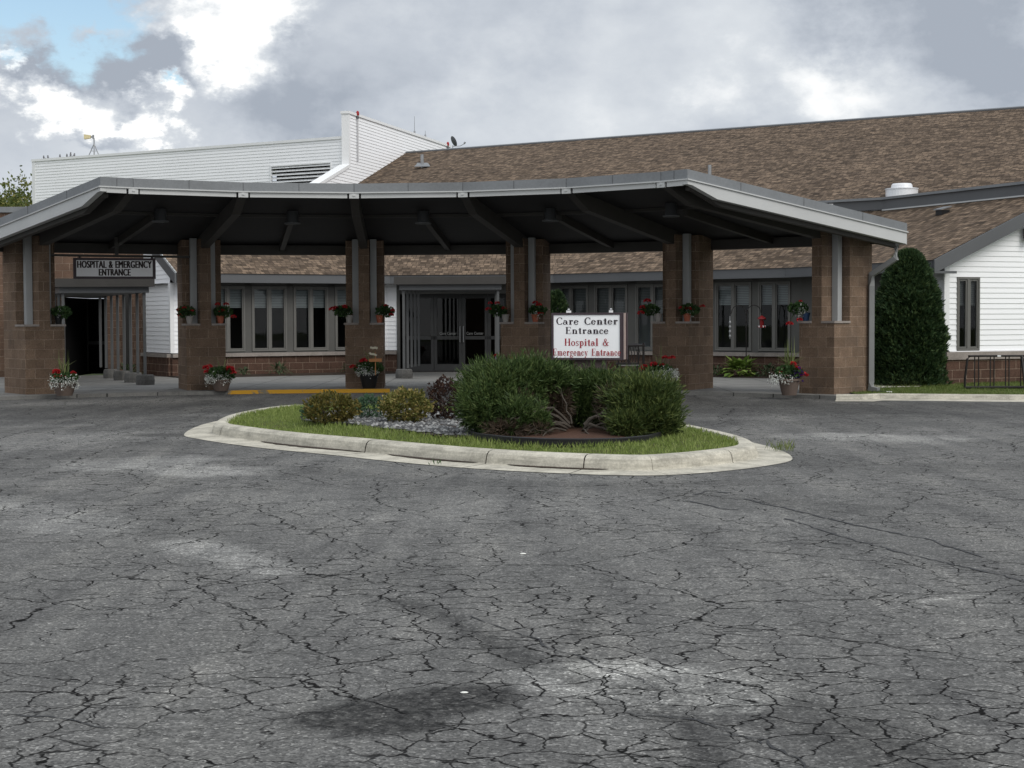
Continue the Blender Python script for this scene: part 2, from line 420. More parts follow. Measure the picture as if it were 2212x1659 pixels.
def blob(x, y, r, soft, sx=1.0):
    d = ray(x, y).normalized()
    mp_ = W.n('ShaderNodeMapping'); W.l(pos, mp_.inputs[0]); mp_.inputs['Location'].default_value = (-d.x / sx, -d.y, -d.z); mp_.inputs['Scale'].default_value = (1 / sx, 1, 1)
    ln = W.n('ShaderNodeVectorMath', operation='LENGTH'); W.l(mp_.outputs[0], ln.inputs[0])
    mr = W.n('ShaderNodeMapRange'); mr.interpolation_type = 'SMOOTHSTEP'; W.l(ln.outputs['Value'], mr.inputs[0])
    mr.inputs[1].default_value = r / F * (1 + soft); mr.inputs[2].default_value = r / F * (1 - soft); mr.inputs[3].default_value = 0; mr.inputs[4].default_value = 1
    return mr.outputs[0]
bright = W.math('MULTIPLY_ADD', cn, 1.1, -.08)
bright = W.math('MULTIPLY_ADD', cn2, .38, W.math('SUBTRACT', bright, .19))
for x, y, r, s_, sx, k in ((455, 20, 125, .5, 1.15, .75), (400, 130, 80, .55, .8, .6), (60, 250, 62, .5, 2.0, .8), (330, 285, 54, .5, 2.4, .8), (0, 120, 26, .5, 1.2, .7), (500, 300, 30, .8, 2.5, .3),
                           (560, 10, 60, .9, 1.6, .3), (1840, 190, 100, .8, 2.2, .40), (1450, 60, 130, .95, 1.6, .12), (1250, 250, 120, .95, 2.0, .12),
                           (215, 165, 85, .45, 2.0, -.36), (760, 100, 150, .8, 1.5, -.2), (170, 318, 36, .45, 3.6, -.34), (40, 175, 50, .5, 1.6, -.25), (560, 180, 100, .7, 1.6, -.12), (650, 230, 80, .9, 2.0, -.14),
                           (2020, 50, 160, .55, 1.7, -.44), (1750, 40, 80, .9, 1.2, -.12)):
    bright = W.math('MULTIPLY_ADD', blob(x, y, r, s_, sx), k, bright)
nd = W.n('ShaderNodeSeparateXYZ'); W.l(tc, nd.inputs[0])
back = W.math('MULTIPLY', W.math('ADD', W.math('MULTIPLY', nd.outputs[1], -.5), .25, clamp=True), .46)
bright = W.math('ADD', bright, back)
zen = W.n('ShaderNodeMapRange'); zen.interpolation_type = 'SMOOTHSTEP'; W.l(nd.outputs[2], zen.inputs[0])
for i_, v_ in ((1, .22), (2, .75), (3, 1.0), (4, 1.4)): zen.inputs[i_].default_value = v_
cl = W.n('ShaderNodeVectorMath', operation='SCALE'); W.l(W.ramp(bright, (.10, (3.9, 4.35, 5.05)), (.42, (5.55, 6.0, 6.65)), (.66, (7.1, 7.5, 7.95)), (.95, (10.5, 10.6, 10.6))), cl.inputs[0]); W.l(zen.outputs[0], cl.inputs['Scale']); cl = cl.outputs[0]
clear = W.math('MAXIMUM', blob(120, 30, 105, .3, 1.7), blob(310, 248, 20, .5, 1.8))
clear = W.math('MULTIPLY', clear, W.math('SUBTRACT', 1.0, W.math('MULTIPLY', blob(200, 48, 26, .8, 2.2), .9)))
blue = W.mix(1.0, sky.outputs[0], (1.5, 1.5, 1.42), 'MULTIPLY')
skyc = W.mix(clear, cl, blue)
bg = W.n('ShaderNodeBackground'); W.l(skyc, bg.inputs[0]); bg.inputs[1].default_value = .1
wo = W.n('ShaderNodeOutputWorld'); W.l(bg.outputs[0], wo.inputs[0])
sd = bpy.data.lights.new('sun', 'SUN'); sd.energy = 1.75; sd.angle = R_(32); sd.color = (1, .95, .88)
so = bpy.data.objects.new('sun', sd); col.objects.link(so)
sdir = Vector((math.sin(SUN_AZ) * math.cos(SUN_EL), math.cos(SUN_AZ) * math.cos(SUN_EL), math.sin(SUN_EL)))
so.rotation_euler = sdir.to_track_quat('Z', 'Y').to_euler()
scn.view_settings.view_transform = 'Standard'; scn.view_settings.look = 'None'; scn.view_settings.exposure = 0; scn.view_settings.gamma = 1

# ------------------------------------------------------------------ ground and drive
b = MB(); b.quad((-400, -60, -.06), (400, -60, -.06), (400, 600, -.06), (-400, 600, -.06))
tag(b.build('ground', M['ground']), kind='structure')

def seg_d(px, py, a, c):
    ax, ay = a; bx, by = c
    t = np.clip(((px - ax) * (bx - ax) + (py - ay) * (by - ay)) / ((bx - ax) ** 2 + (by - ay) ** 2 + 1e-9), 0, 1)
    return np.hypot(px - ax - t * (bx - ax), py - ay - t * (by - ay))
def sstep(d, a, c): t = np.clip((d - a) / (c - a), 0, 1); return t * t * (3 - 2 * t)
def asphalt():
    xs = np.concatenate([np.linspace(-60, -12, 20)[:-1], np.arange(-12, 12.01, .09), np.linspace(12, 60, 20)[1:]])
    ys = np.concatenate([[-20, -5], np.arange(4.5, 20, .07), np.arange(20, 44, .16)])
    X, Y = np.meshgrid(xs, ys); nx, ny = len(xs), len(ys)
    Z = np.zeros_like(X)
    nz = np.array([noise.noise((x * .9, y * .9, 0)) + .5 * noise.noise((x * 2.6, y * 2.6, 3)) + .25 * noise.noise((x * 6, y * 6, 5)) for x, y in zip(X.ravel(), Y.ravel())]).reshape(X.shape)
    dust = np.zeros_like(X); dark = np.zeros_like(X); crk = np.zeros_like(X)
    def blobm(arr, pts, rad, k, nzk=.5, soft=.6):
        P = [G(*p) for p in pts]
        d = np.full_like(X, 1e9)
        if len(P) == 1: d = np.hypot(X - P[0].x, Y - P[0].y)
        for a, c in zip(P, P[1:]): d = np.minimum(d, seg_d(X, Y, (a.x, a.y), (c.x, c.y)))
        d = d / rad + nz * nzk
        np.maximum(arr, k * (1 - sstep(d, 1 - soft, 1 + soft * .4)), out=arr)
    # pale dust
    blobm(dust, [(1300, 1460), (1400, 1475), (1500, 1500)], .38, 1.0, .4, .4)
    blobm(dust, [(1330, 1440), (1420, 1450)], .2, .6)
    blobm(dust, [(0, 1085), (120, 1105), (230, 1140)], .55, .55)
    blobm(dust, [(400, 1175), (500, 1205), (590, 1235)], .25, .62)
    blobm(dust, [(220, 1005), (330, 1000), (420, 1015)], .85, .6)
    blobm(dust, [(1820, 945), (1990, 947)], .9, .55)
    blobm(dust, [(60, 960), (250, 945)], 1.2, .22)
    blobm(dust, [(1980, 1300), (2120, 1285)], .07, .45)
    blobm(dust, [(700, 1100), (1100, 1090), (1500, 1110)], 1.2, .12)
    blobm(dust, [(1150, 1560), (1250, 1540), (1330, 1590)], .3, .16)
    # oil and damp, with canopy shade painted into the same mask
    blobm(dark, [(750, 1548), (860, 1538), (985, 1512)], .27, 1.0, .40, .25)
    blobm(dark, [(770, 1572), (900, 1568)], .16, 1.0, .3, .3)
    blobm(dark, [(860, 1300), (960, 1330), (1060, 1385), (1150, 1430), (1250, 1470), (1400, 1495), (1480, 1560), (1530, 1640), (1500, 1720)], .13, .75, .45)
    blobm(dark, [(1290, 1320), (1255, 1350), (1240, 1385)], .07, .6, .6)
    blobm(dark, [(1500, 1500), (1750, 1560), (2000, 1640)], .34, .6, .7)
    blobm(dark, [(1350, 1520), (1480, 1560), (1540, 1620), (1500, 1700)], .16, .6, .6)
    blobm(dark, [(690, 1245), (800, 1290)], .12, .28, .6)
    blobm(dark, [(0, 1055), (250, 1120), (330, 1150)], .3, .26, .6)
    blobm(dark, [(320, 940), (400, 939)], .45, .65, .3)
    blobm(dark, [(480, 1000), (900, 1036), (1350, 1052), (1600, 1040)], .35, .30, .7)
    blobm(dark, [(0, 1010), (140, 990), (300, 960)], 1.0, .30, .8)
    for y0, k in ((868, .38), (884, .55), (900, .45), (918, .35)):  # broken dark rows, damp and canopy shade painted together
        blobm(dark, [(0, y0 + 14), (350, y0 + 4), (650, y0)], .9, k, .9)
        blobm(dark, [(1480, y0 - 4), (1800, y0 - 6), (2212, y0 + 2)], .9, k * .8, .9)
    blobm(dark, [(0, 893), (350, 883), (700, 872), (1100, 868), (1500, 876), (1850, 884), (2300, 888)], 2.6, .60, .55, .4)  # broad canopy shade painted across the drive as darker asphalt
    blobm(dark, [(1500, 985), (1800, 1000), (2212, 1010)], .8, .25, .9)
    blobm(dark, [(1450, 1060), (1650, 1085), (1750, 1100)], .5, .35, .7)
    # crackle: how strongly the crazed network shows
    blobm(crk, [(700, 1250), (1000, 1320), (1300, 1420), (1700, 1520), (2100, 1600)], 1.35, 1.0, .5)
    blobm(crk, [(1450, 1400), (1750, 1400)], 1.0, .8, .6)
    np.maximum(crk, .95 * sstep(nz, -.3, .35), out=crk)
    me = bpy.data.meshes.new('asphalt_drive')
    idx = np.arange(nx * ny).reshape(ny, nx)
    f = np.stack([idx[:-1, :-1], idx[:-1, 1:], idx[1:, 1:], idx[1:, :-1]], -1).reshape(-1, 4)
    me.from_pydata(np.stack([X.ravel(), Y.ravel(), Z.ravel()], -1).tolist(), [], f.tolist())
    ca = me.color_attributes.new('wear_shade', 'FLOAT_COLOR', 'POINT')
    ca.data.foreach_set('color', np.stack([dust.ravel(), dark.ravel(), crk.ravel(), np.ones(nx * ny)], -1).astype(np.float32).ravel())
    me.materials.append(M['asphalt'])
    o = bpy.data.objects.new('asphalt_drive', me); col.objects.link(o)
    return tag(o, kind='structure')
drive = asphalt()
# long sealed cracks in the drive: thin tar strips
def tar(pts, wd, jit=.02):
    P = []
    for a, c in zip(pts, pts[1:]):
        A, C_ = G(*a), G(*c)
        for k in range(24): P.append(A.lerp(C_, k / 24))
    P.append(G(*pts[-1])); mb = MB(); prev = None
    for i, p in enumerate(P):
        d = (P[min(i + 1, len(P) - 1)] - P[max(i - 1, 0)]).normalized(); nrm = Vector((-d.y, d.x, 0))
        o_ = nrm * (noise.noise((p.x * 3, p.y * 3, 1)) * jit * 2.5 + noise.noise((p.x * 13, p.y * 13, 4)) * jit * 1.2)
        ww = wd * (.25 + 1.2 * abs(noise.noise((p.x * 7, p.y * 7, 9)))) * (0.3 if i in (0, len(P) - 1) else 1)
        cur = (p + o_ + nrm * ww, p + o_ - nrm * ww)
        if prev: mb.quad(*[(q.x, q.y, .004) for q in (prev[1], cur[1], cur[0], prev[0])])
        prev = cur
    return mb.build('crack_seal', M['tarseal'], drive)
M['tarseal'] = paint('tar_seal', (.022, .022, .023), .6, .3, 12)
for p, wd in (([(1605, 1078), (1700, 1100), (1850, 1135), (2000, 1165), (2120, 1205)], .022), ([(1700, 1120), (1820, 1160), (1950, 1195), (2100, 1230), (2300, 1275)], .018),
              ([(1480, 1082), (1560, 1098), (1600, 1102)], .03), ([(1540, 1588), (1640, 1600), (1720, 1640), (1760, 1700)], .010), ([(1350, 1540), (1500, 1560), (1640, 1610)], .009),
              ([(1500, 1070), (1530, 1062), (1570, 1066)], .03), ([(0, 1545), (110, 1550), (240, 1575)], .007), ([(1020, 1330), (1250, 1420), (1420, 1490)], .008)):
    tar(p, wd)

# ------------------------------------------------------------------ entrance canopy, an arc on six block pillars
CC = Vector((-2.691, 25.04, 0)); RP = 12.72; T0 = .094; DA = .29; PE = .814
RI, RO = 7.42, 13.49
ANG = [T0 + DA * k for k in (-2.5, -1.5, -.5, .5, 1.5, 2.5)]
EA = [T0 - PE] + ANG + [T0 + PE]
WALK = .075
def P(r, a, z): return Vector((CC.x + r * math.sin(a), CC.y + r * math.cos(a), z))
def zs(r): return 4.085 - (r - RI) * .1265      # soffit level
can = thing('entrance_canopy', 'curved grey entrance canopy on six brown block pillars across the front', 'canopy')
b = MB()
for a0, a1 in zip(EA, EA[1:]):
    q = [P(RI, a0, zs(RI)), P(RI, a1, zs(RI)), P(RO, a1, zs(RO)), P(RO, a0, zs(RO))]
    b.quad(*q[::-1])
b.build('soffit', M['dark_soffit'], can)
b = MB(); TH = .175
for i, (a0, a1) in enumerate(zip(EA, EA[1:])):
    lo = [P(RI - .02, a0, zs(RI) + .004), P(RI - .02, a1, zs(RI) + .004), P(RO + .02, a1, zs(RO) + .004), P(RO + .02, a0, zs(RO) + .004)]
    hi = [q + Vector((0, 0, TH)) for q in lo]
    b.quad(*hi); b.quad(lo[0], lo[1], hi[1], hi[0]); b.quad(lo[2], lo[3], hi[3], hi[2])
    if i == 0: b.quad(lo[3], lo[0], hi[0], hi[3])
    if i == len(EA) - 2: b.quad(lo[1], lo[2], hi[2], hi[1])
b.build('roof_fascia', M['gray_metal'], can)
b = MB()
for a0, a1 in zip(EA, EA[1:]):
    for q in (.0, .5):
        if a0 + (a1 - a0) * q < EA[0] + .01: continue
        b = MB(); c_ = P(RI - .02, a0, 0).lerp(P(RI - .02, a1, 0), q); am = (a0 + a1) / 2; b.box((c_.x, c_.y, zs(RI) + TH / 2 + .002), .012, .008, TH - .004, -am); b.build('fascia_seam', M['gray_fascia'], can)
for s_, a in ((-1, EA[0]), (1, EA[-1])):
    for q in (.22, .5, .78):
        rr_ = RI + (RO - RI) * q; b = MB(); b.box(P(rr_, a, zs(rr_) + TH / 2 + .004), .008, .012, TH - .006, -a); b.build('fascia_seam', M['gray_fascia'], can)
b = MB()   # thin pale drip edge under the fascia
for a0, a1 in zip(EA, EA[1:]):
    b.hexa([P(RI - .035, a0, zs(RI) - .012), P(RI - .035, a1, zs(RI) - .012), P(RI + .01, a1, zs(RI) - .012), P(RI + .01, a0, zs(RI) - .012),
            P(RI - .035, a0, zs(RI) + .012), P(RI - .035, a1, zs(RI) + .012), P(RI + .01, a1, zs(RI) + .012), P(RI + .01, a0, zs(RI) + .012)])
for s_, a in ((-1, EA[0]), (1, EA[-1])):
    t = Vector((math.cos(a), -math.sin(a), 0)) * s_
    A, Bq = P(RI - .03, a, zs(RI) - .012), P(RO + .03, a, zs(RO) - .012)
    up_ = Vector((0, 0, .022)); o_ = t * .03
    b.hexa([A, Bq, Bq + o_, A + o_, A + up_, Bq + up_, Bq + o_ + up_, A + o_ + up_] if s_ < 0 else [A + o_, Bq + o_, Bq, A, A + o_ + up_, Bq + o_ + up_, Bq + up_, A + up_])
b.build('drip_edge', M['light_metal'], can)
b = MB()
EB = [EA[0] + .012] + EA[1:-1] + [EA[-1] - .012]
for a0, a1 in zip(EB, EB[1:]):
    b.hexa([P(RO - .18, a0, 3.10), P(RO - .18, a1, 3.10), P(RO, a1, 3.10), P(RO, a0, 3.10),
            P(RO - .18, a0, zs(RO)), P(RO - .18, a1, zs(RO)), P(RO, a1, zs(RO)), P(RO, a0, zs(RO))])
b.build('back_beam', M['beam'], can)
def beam(mb, a, wd, r0, r1, tip, full, off=0.0):
    t = Vector((math.cos(a), -math.sin(a), 0)); rs = [r0, r0 + .12, r0 + .75, r1]; dp = [tip, tip, full, full]
    for k in range(3):
        p = []
        for j, sgn in ((k, -1), (k, 1), (k + 1, 1), (k + 1, -1)):
            p.append(P(rs[j], a, zs(rs[j]) - dp[j]) + t * (sgn * wd / 2 + off))
        for j, sgn in ((k, -1), (k, 1), (k + 1, 1), (k + 1, -1)):
            p.append(P(rs[j], a, zs(rs[j]) - .002) + t * (sgn * wd / 2 + off))
        mb.hexa(p)
for a in ANG:
    b = MB(); beam(b, a, .17, RI + .012, RO - .2, .095, .30); bo = b.build('beam', M['beam'], can)
    t = Vector((math.cos(a), -math.sin(a), 0)); b = MB()
    b.hexa([P(RI - .03, a, zs(RI) - .11) - t * .095, P(RI - .03, a, zs(RI) - .11) + t * .095, P(RI + .01, a, zs(RI) - .11) + t * .095, P(RI + .01, a, zs(RI) - .11) - t * .095,
            P(RI - .03, a, zs(RI) - .013) - t * .095, P(RI - .03, a, zs(RI) - .013) + t * .095, P(RI + .01, a, zs(RI) - .013) + t * .095, P(RI + .01, a, zs(RI) - .013) - t * .095])
    b.box(P(RI - .035, a, zs(RI) - .055), .05, .02, .02, -a)
    b.build('end_cap', M['light_metal'], bo)
for s_, a in ((-1, EA[0]), (1, EA[-1])):
    b = MB(); beam(b, a, .13, RI - .015, RO, .09, .235, -s_ * .065); b.build('edge_beam', M['light_metal'], can)
    b = MB(); beam(b, a, .13, RI + .2, RO - .05, .15, .32, -s_ * .21); b.build('edge_beam', M['beam'], can)
for s_, a in ((-1, EA[0]), (1, EA[-1])):
    t = Vector((math.cos(a), -math.sin(a), 0)) * s_; c_ = P(RO + .006, a, zs(RO) - .1225) - t * .16; b = MB(); b.box(c_, .32, .02, .245, -a); b.build('end_plate', M['light_metal'], can)
for a0, a1 in zip(EA, EA[1:]):
    e = .018; b = MB()
    b.hexa([P(RI - .012, a0 + e, zs(RI) - .105), P(RI - .012, a1 - e, zs(RI) - .105), P(RI + .03, a1 - e, zs(RI) - .105), P(RI + .03, a0 + e, zs(RI) - .105),
            P(RI - .012, a0 + e, zs(RI) - .012), P(RI - .012, a1 - e, zs(RI) - .012), P(RI + .03, a1 - e, zs(RI) - .012), P(RI + .03, a0 + e, zs(RI) - .012)])
    b.build('edge_strip', M['light_metal'], can)
b = MB()
for a0, a1 in zip(EB, EB[1:]):
    r = 9.7
    b.hexa([P(r, a0, zs(r) - .06), P(r, a1, zs(r) - .06), P(r + .08, a1, zs(r) - .06), P(r + .08, a0, zs(r) - .06), P(r, a0, zs(r)), P(r, a1, zs(r)), P(r + .08, a1, zs(r)), P(r + .08, a0, zs(r))])
b.build('purlin', M['beam'], can)
for a0, a1 in zip(ANG, ANG[1:]):
    a = (a0 + a1) / 2; b = MB(); beam(b, a, .11, 9.8, RO - .2, .16, .17); b.build('rafter', M['beam'], can)
    c = P(9.3, a, 3.58); b = MB()
    b.lathe(c, [(.165, 0), (.17, .02), (.165, .035), (.12, .04), (.12, zs(9.3) - 3.58)], 18)
    b.lathe(c, [(.11, -.004), (.11, .0)], 18)
    b.build('downlight', M['gray_fascia'], can, True)
# pillars
NB = .52; TW = .43; RW = .64; FN = .12
for i, a in enumerate(ANG):
    t = Vector((math.cos(a), -math.sin(a), 0)); rv = Vector((-math.sin(a), -math.cos(a), 0))  # rv points at the arc's centre
    c = P(RP, a, 0)
    def L(u, v_, z): q = c + t * u + rv * v_; return (q.x, q.y, z)
    LZ = 1.42 + WALK
    top = 3.9
    b = MB()
    b.prism([L(u, v_, 0)[:2] for u, v_ in ((-TW, RW), (TW, RW), (TW, -RW), (-TW, -RW))][::-1], 0, LZ)
    vb = RW - NB
    b.prism([L(u, v_, 0)[:2] for u, v_ in ((-TW, vb), (-FN, vb), (-FN, RW), (FN, RW), (FN, vb), (TW, vb), (TW, -RW), (-TW, -RW))][::-1], LZ, zs(RP - vb) - .03)
    pl = b.build('pillar', M['block'], can)
    for s_ in (-1, 1):
        b = MB()
        pts = [L(s_ * u, v_, LZ) for u, v_ in ((FN + .004, vb + .004), (TW + .025, vb + .004), (TW + .025, RW + .025), (FN + .004, RW + .025))]
        if s_ > 0: pts = pts[::-1]
        b.prism([p[:2] for p in pts], LZ + .002, LZ + .045); b.build('ledge_cap', M['ledge'], pl)
        b = MB(); cc_ = L(s_ * (FN + .082), RW - .40, 0)
        b.box((cc_[0], cc_[1], (LZ + .045 + zs(RP - RW + .4) - .02) / 2), .14, .14, zs(RP - RW + .4) - .02 - LZ - .045, -a); b.build('steel_post', M['post'], pl)

# hanging sign under the canopy
aS = (ANG[0] + ANG[1]) / 2
pA, pB = P(RP - .2, ANG[0], 0), P(RP - .2, ANG[1], 0)
hs = thing('hanging_sign', 'grey hanging sign reading HOSPITAL & EMERGENCY ENTRANCE between the left two pillars', 'sign')
cen = V(247.5, 580, ((pA + pB) / 2).y); ex = (pB - pA).normalized(); rzs = math.atan2(ex.y, ex.x)
rzs *= .55; ex = Vector((math.cos(rzs), math.sin(rzs), 0)); nS = Vector((ex.y, -ex.x, 0))
SW, SH = 1.74, .45
b = MB(); b.box(cen, SW, .16, SH, rzs); b.build('frame', M['signframe'], hs)
b = MB(); b.box(cen + nS * .083, SW - .13, .01, SH - .10, rzs); b.build('panel', M['hsign'], hs)
b = MB(); b.tube([Vector((pA.x, pA.y, cen.z + .27)), cen + Vector((0, 0, .27)), Vector((pB.x, pB.y, cen.z + .27))], .035, 4)
b.box(cen + Vector((-.75, -.02, .25)), .05, .05, .06, rzs); b.box(cen + Vector((.75, .3, .25)), .05, .05, .06, rzs)
b.build('hanger_bar', M['beam'], hs)
b = MB(); b.box((cen.x + .05, cen.y, (cen.z + .27 + 3.42) / 2), .08, .08, 3.42 - cen.z - .27, rzs); b.build('hanger_post', M['beam'], hs)

def text_mesh(txt, width, height, bold=.02, heavy=0.0):
    cu = bpy.data.curves.new('t', 'FONT'); cu.body = txt; cu.size = 1; cu.offset = bold; cu.extrude = .003 ; cu.space_word = 1.25; cu.space_character = 1.08
    ob = bpy.data.objects.new('t', cu); col.objects.link(ob)
    dg = bpy.context.evaluated_depsgraph_get(); me = bpy.data.meshes.new_from_object(ob.evaluated_get(dg))
    bpy.data.objects.remove(ob)
    xs = [v.co.x for v in me.vertices]; ys = [v.co.y for v in me.vertices]
    x0, x1, y0, y1 = min(xs), max(xs), min(ys), max(ys)
    for v in me.vertices:
        v.co.x = ((v.co.x - x0) / (x1 - x0) - .5) * width; v.co.y = ((v.co.y - y0) / (y1 - y0) - .5) * height
    if heavy:
        vs = [tuple(v.co) for v in me.vertices]; fs = [tuple(p.vertices) for p in me.polygons]; V2, F2 = [], []
        for k, sh in enumerate((-1, -.33, .33, 1)):
            n0 = len(V2); V2 += [(x + sh * heavy, y, z + k * .0007) for x, y, z in vs]; F2 += [tuple(n0 + i for i in f) for f in fs]
        me = bpy.data.meshes.new('t'); me.from_pydata(V2, [], F2)
    return me
def place_text(me, name, mat, c, ex_, parent):
    me.materials.clear(); me.materials.append(mat)
    o = bpy.data.objects.new(name, me); col.objects.link(o)
    nn = Vector((ex_.y, -ex_.x, 0)); up_ = Vector((0, 0, 1))
    o.matrix_world = Matrix(((ex_.x, up_.x, nn.x, c.x), (ex_.y, up_.y, nn.y, c.y), (ex_.z, up_.z, nn.z, c.z), (0, 0, 0, 1)))
    if parent: o.parent = parent
    return o
place_text(text_mesh('HOSPITAL & EMERGENCY', 1.56, .152, .0, .0085), 'lettering', M['inkblack'], cen + nS * .091 + Vector((0, 0, .085)), ex, hs)
place_text(text_mesh('ENTRANCE', .66, .147, .0, .0085), 'lettering', M['inkblack'], cen + nS * .091 + Vector((0, 0, -.085)), ex, hs)

# ------------------------------------------------------------------ facets (walls along a line)
class Facet:
    def __init__(s, a, c):
        s.a = Vector((a[0], a[1], 0)); s.c = Vector((c[0], c[1], 0)); s.L = (s.c - s.a).length
        s.t = (s.c - s.a) / s.L; s.n = Vector((s.t.y, -s.t.x, 0))     # n points to the viewer's side
    def w(s, t, z, o=0.0): q = s.a + s.t * t + s.n * o; return Vector((q.x, q.y, z))
    def box(s, mb, t0, t1, z0, z1, o0, o1, mi=0):
        mb.hexa([s.w(t0, z0, o1), s.w(t1, z0, o1), s.w(t1, z0, o0), s.w(t0, z0, o0), s.w(t0, z1, o1), s.w(t1, z1, o1), s.w(t1, z1, o0), s.w(t0, z1, o0)], mi)
    def at(s, xv, o=0.0):                                               # where the sight line through column xv meets the wall
        d = ray(xv, 690); a = s.a + s.n * o
        # a + t*k parallel to d (2D)
        k = (a.x * d.y - a.y * d.x) / (s.t.y * d.x - s.t.x * d.y)
        return k
def clip(poly, A, B, C):     # keep A*t+B*z<=C
    out = []
    for i in range(len(poly)):
        p, q = poly[i], poly[(i + 1) % len(poly)]
        dp, dq = A * p[0] + B * p[1] - C, A * q[0] + B * q[1] - C
        if dp <= 0: out.append(p)
        if (dp < 0 < dq) or (dq < 0 < dp):
            k = dp / (dp - dq); out.append((p[0] + (q[0] - p[0]) * k, p[1] + (q[1] - p[1]) * k))
    return out
def clap(mb, f, t0, t1, z0, z1, row=.12, lap=.016, cuts=(), holes=()):
    z = z0
    while z < z1 - 1e-6:
        zt = min(z + row, z1); spans = [(t0, t1)]
        for h0, h1, hz0, hz1 in holes:
            if zt > hz0 + .01 and z < hz1 - .01:
                ns = []
                for s0, s1 in spans:
                    if h0 > s0: ns.append((s0, min(s1, h0)))
                    if h1 < s1: ns.append((max(s0, h1), s1))
                spans = [q for q in ns if q[1] > q[0] + 1e-4]
        for s0, s1 in spans:
            po = [(s0, z), (s1, z), (s1, zt), (s0, zt)]
            for c in cuts:
                po = clip(po, *c)
                if len(po) < 3: break
            if len(po) < 3: continue
            mb.quad(*[f.w(t, q, lap * (1 - (q - z) / row)) for t, q in po])
            bt = [t for t, q in po if abs(q - z) < 1e-6]
            if len(bt) >= 2: mb.quad(f.w(min(bt), z, 0), f.w(max(bt), z, 0), f.w(max(bt), z, lap), f.w(min(bt), z, lap))
        z += row

# ------------------------------------------------------------------ care centre building
E_ = [(-9.0, 44.6), (-3.5, 47.7), (1.2, 47.2), (7.0, 42.4), (9.4, 37.0)]
def offset(poly, d):
    out = []; n = len(poly); fs = [Facet(poly[i], poly[i + 1]) for i in range(n - 1)]
    for i in range(n):
        if i == 0: q = fs[0].a - fs[0].n * d
        elif i == n - 1: q = fs[-1].c - fs[-1].n * d
        else:
            n1, n2 = fs[i - 1].n, fs[i].n; bis = (n1 + n2).normalized()
            q = fs[i].a - bis * (d / bis.dot(n1))
        out.append((q.x, q.y))
    return out
EZ0, EZ1 = 2.64, 2.885; RUN, PITCHR = 3.72, .432
WL = offset(E_, .6); TP = offset(E_, RUN); TZ = EZ1 + RUN * PITCHR
care = thing('care_centre', 'low care centre with brown shingle roof and white and grey walls behind the canopy', 'building')
b = MB()
for i in range(4):
    o0 = .03
    f = Facet(E_[i], E_[i + 1])
    p0 = Vector((*E_[i], EZ1)) ; p1 = Vector((*E_[i + 1], EZ1))
    if i == 3: p1 = p1 + f.t * .02
    b.quad(p0 + f.n * .03 , p1 + f.n * .03, Vector((*TP[i + 1], TZ)), Vector((*TP[i], TZ)))
b.build('roof', M['shingle'], care)
b = MB()
for i in range(4):
    f = Facet(E_[i], E_[i + 1]); f.box(b, 0, f.L, EZ0, EZ1 - .004, -.05, 0)
    e2 = Facet(WL[i], WL[i + 1]); b.quad(f.w(0, EZ0 + .004, -.05), f.w(f.L, EZ0 + .004, -.05), e2.w(e2.L, EZ0 + .004), e2.w(0, EZ0 + .004))
b.build('eave_fascia', M['gray_fascia'], care)
FA, FB, FC, FD = [Facet(WL[i], WL[i + 1]) for i in range(4)]
WZ0, WZ1 = .74, 2.56
base = MB(); cap = MB(); panel = MB(); side = MB()
def flush():
    global base, cap, panel, side
    for mb_, nm_, mt_ in ((base, 'base_wall', 'block_base'), (cap, 'ledge', 'ledge'), (side, 'siding_wall', 'siding')):
        if mb_.f: mb_.build(nm_, M[mt_], care)
    base, cap, side = MB(), MB(), MB()
def wall_run(f, t0, t1, kind, back=.25):
    if kind == 'siding':
        clap(side, f, t0, t1, WZ0 - .02, EZ0)
    else: f.box(panel, t0, t1, WZ0 - .02, WZ1 + .1, -.12, 0)
def window_unit(f, t0, t1, blind, bf, z0=WZ0, z1=WZ1, fr=.045, two=True):
    mb = MB(); g = MB(); bl = MB()
    f.box(mb, t0, t1, z0, z0 + .05, -.06, .03); f.box(mb, t0, t1, z1 - .05, z1, -.06, .03)
    f.box(mb, t0, t0 + fr, z0 + .05, z1 - .05, -.06, .03); f.box(mb, t1 - fr, t1, z0 + .05, z1 - .05, -.06, .03)
    tm = (t0 + t1) / 2; sp = [(t0 + fr, t1 - fr)]
    if two:
        f.box(mb, tm - fr * .8, tm + fr * .8, z0 + .05, z1 - .05, -.06, .028); sp = [(t0 + fr, tm - fr * .8), (tm + fr * .8, t1 - fr)]
    for a, c in sp:
        s_ = .035
        f.box(mb, a + .004, c - .004, z0 + .054, z0 + .054 + s_, -.04, .012); f.box(mb, a + .004, c - .004, z1 - .054 - s_, z1 - .054, -.04, .012)
        f.box(mb, a + .004, a + s_, z0 + .09, z1 - .09, -.04, .012); f.box(mb, c - s_, c - .004, z0 + .09, z1 - .09, -.04, .012)
        g.quad(f.w(a + s_, z0 + .088, -.015), f.w(c - s_, z0 + .088, -.015), f.w(c - s_, z1 - .088, -.015), f.w(a + s_, z1 - .088, -.015))
        zb = z1 - .06 - (z1 - z0) * bf
        bl.quad(f.w(a + .01, zb, -.10), f.w(c - .01, zb, -.10), f.w(c - .01, z1 - .06, -.10), f.w(a + .01, z1 - .06, -.10))
        f.box(bl, a + .01, c - .01, zb - .05, zb, -.12, -.08)
    wo_ = mb.build('window', M['win'], care)
    g.build('pane', M['glass'], wo_); bl.build('blind', blind, wo_)
def sill(f, t0, t1):
    f.box(base, t0, t1, 0, .60, -.3, .10); f.box(cap, t0, t1, .602, .70, -.3, .16)
    f.box(panel, t0, t1, .702, WZ0 - .021, -.12, .06)
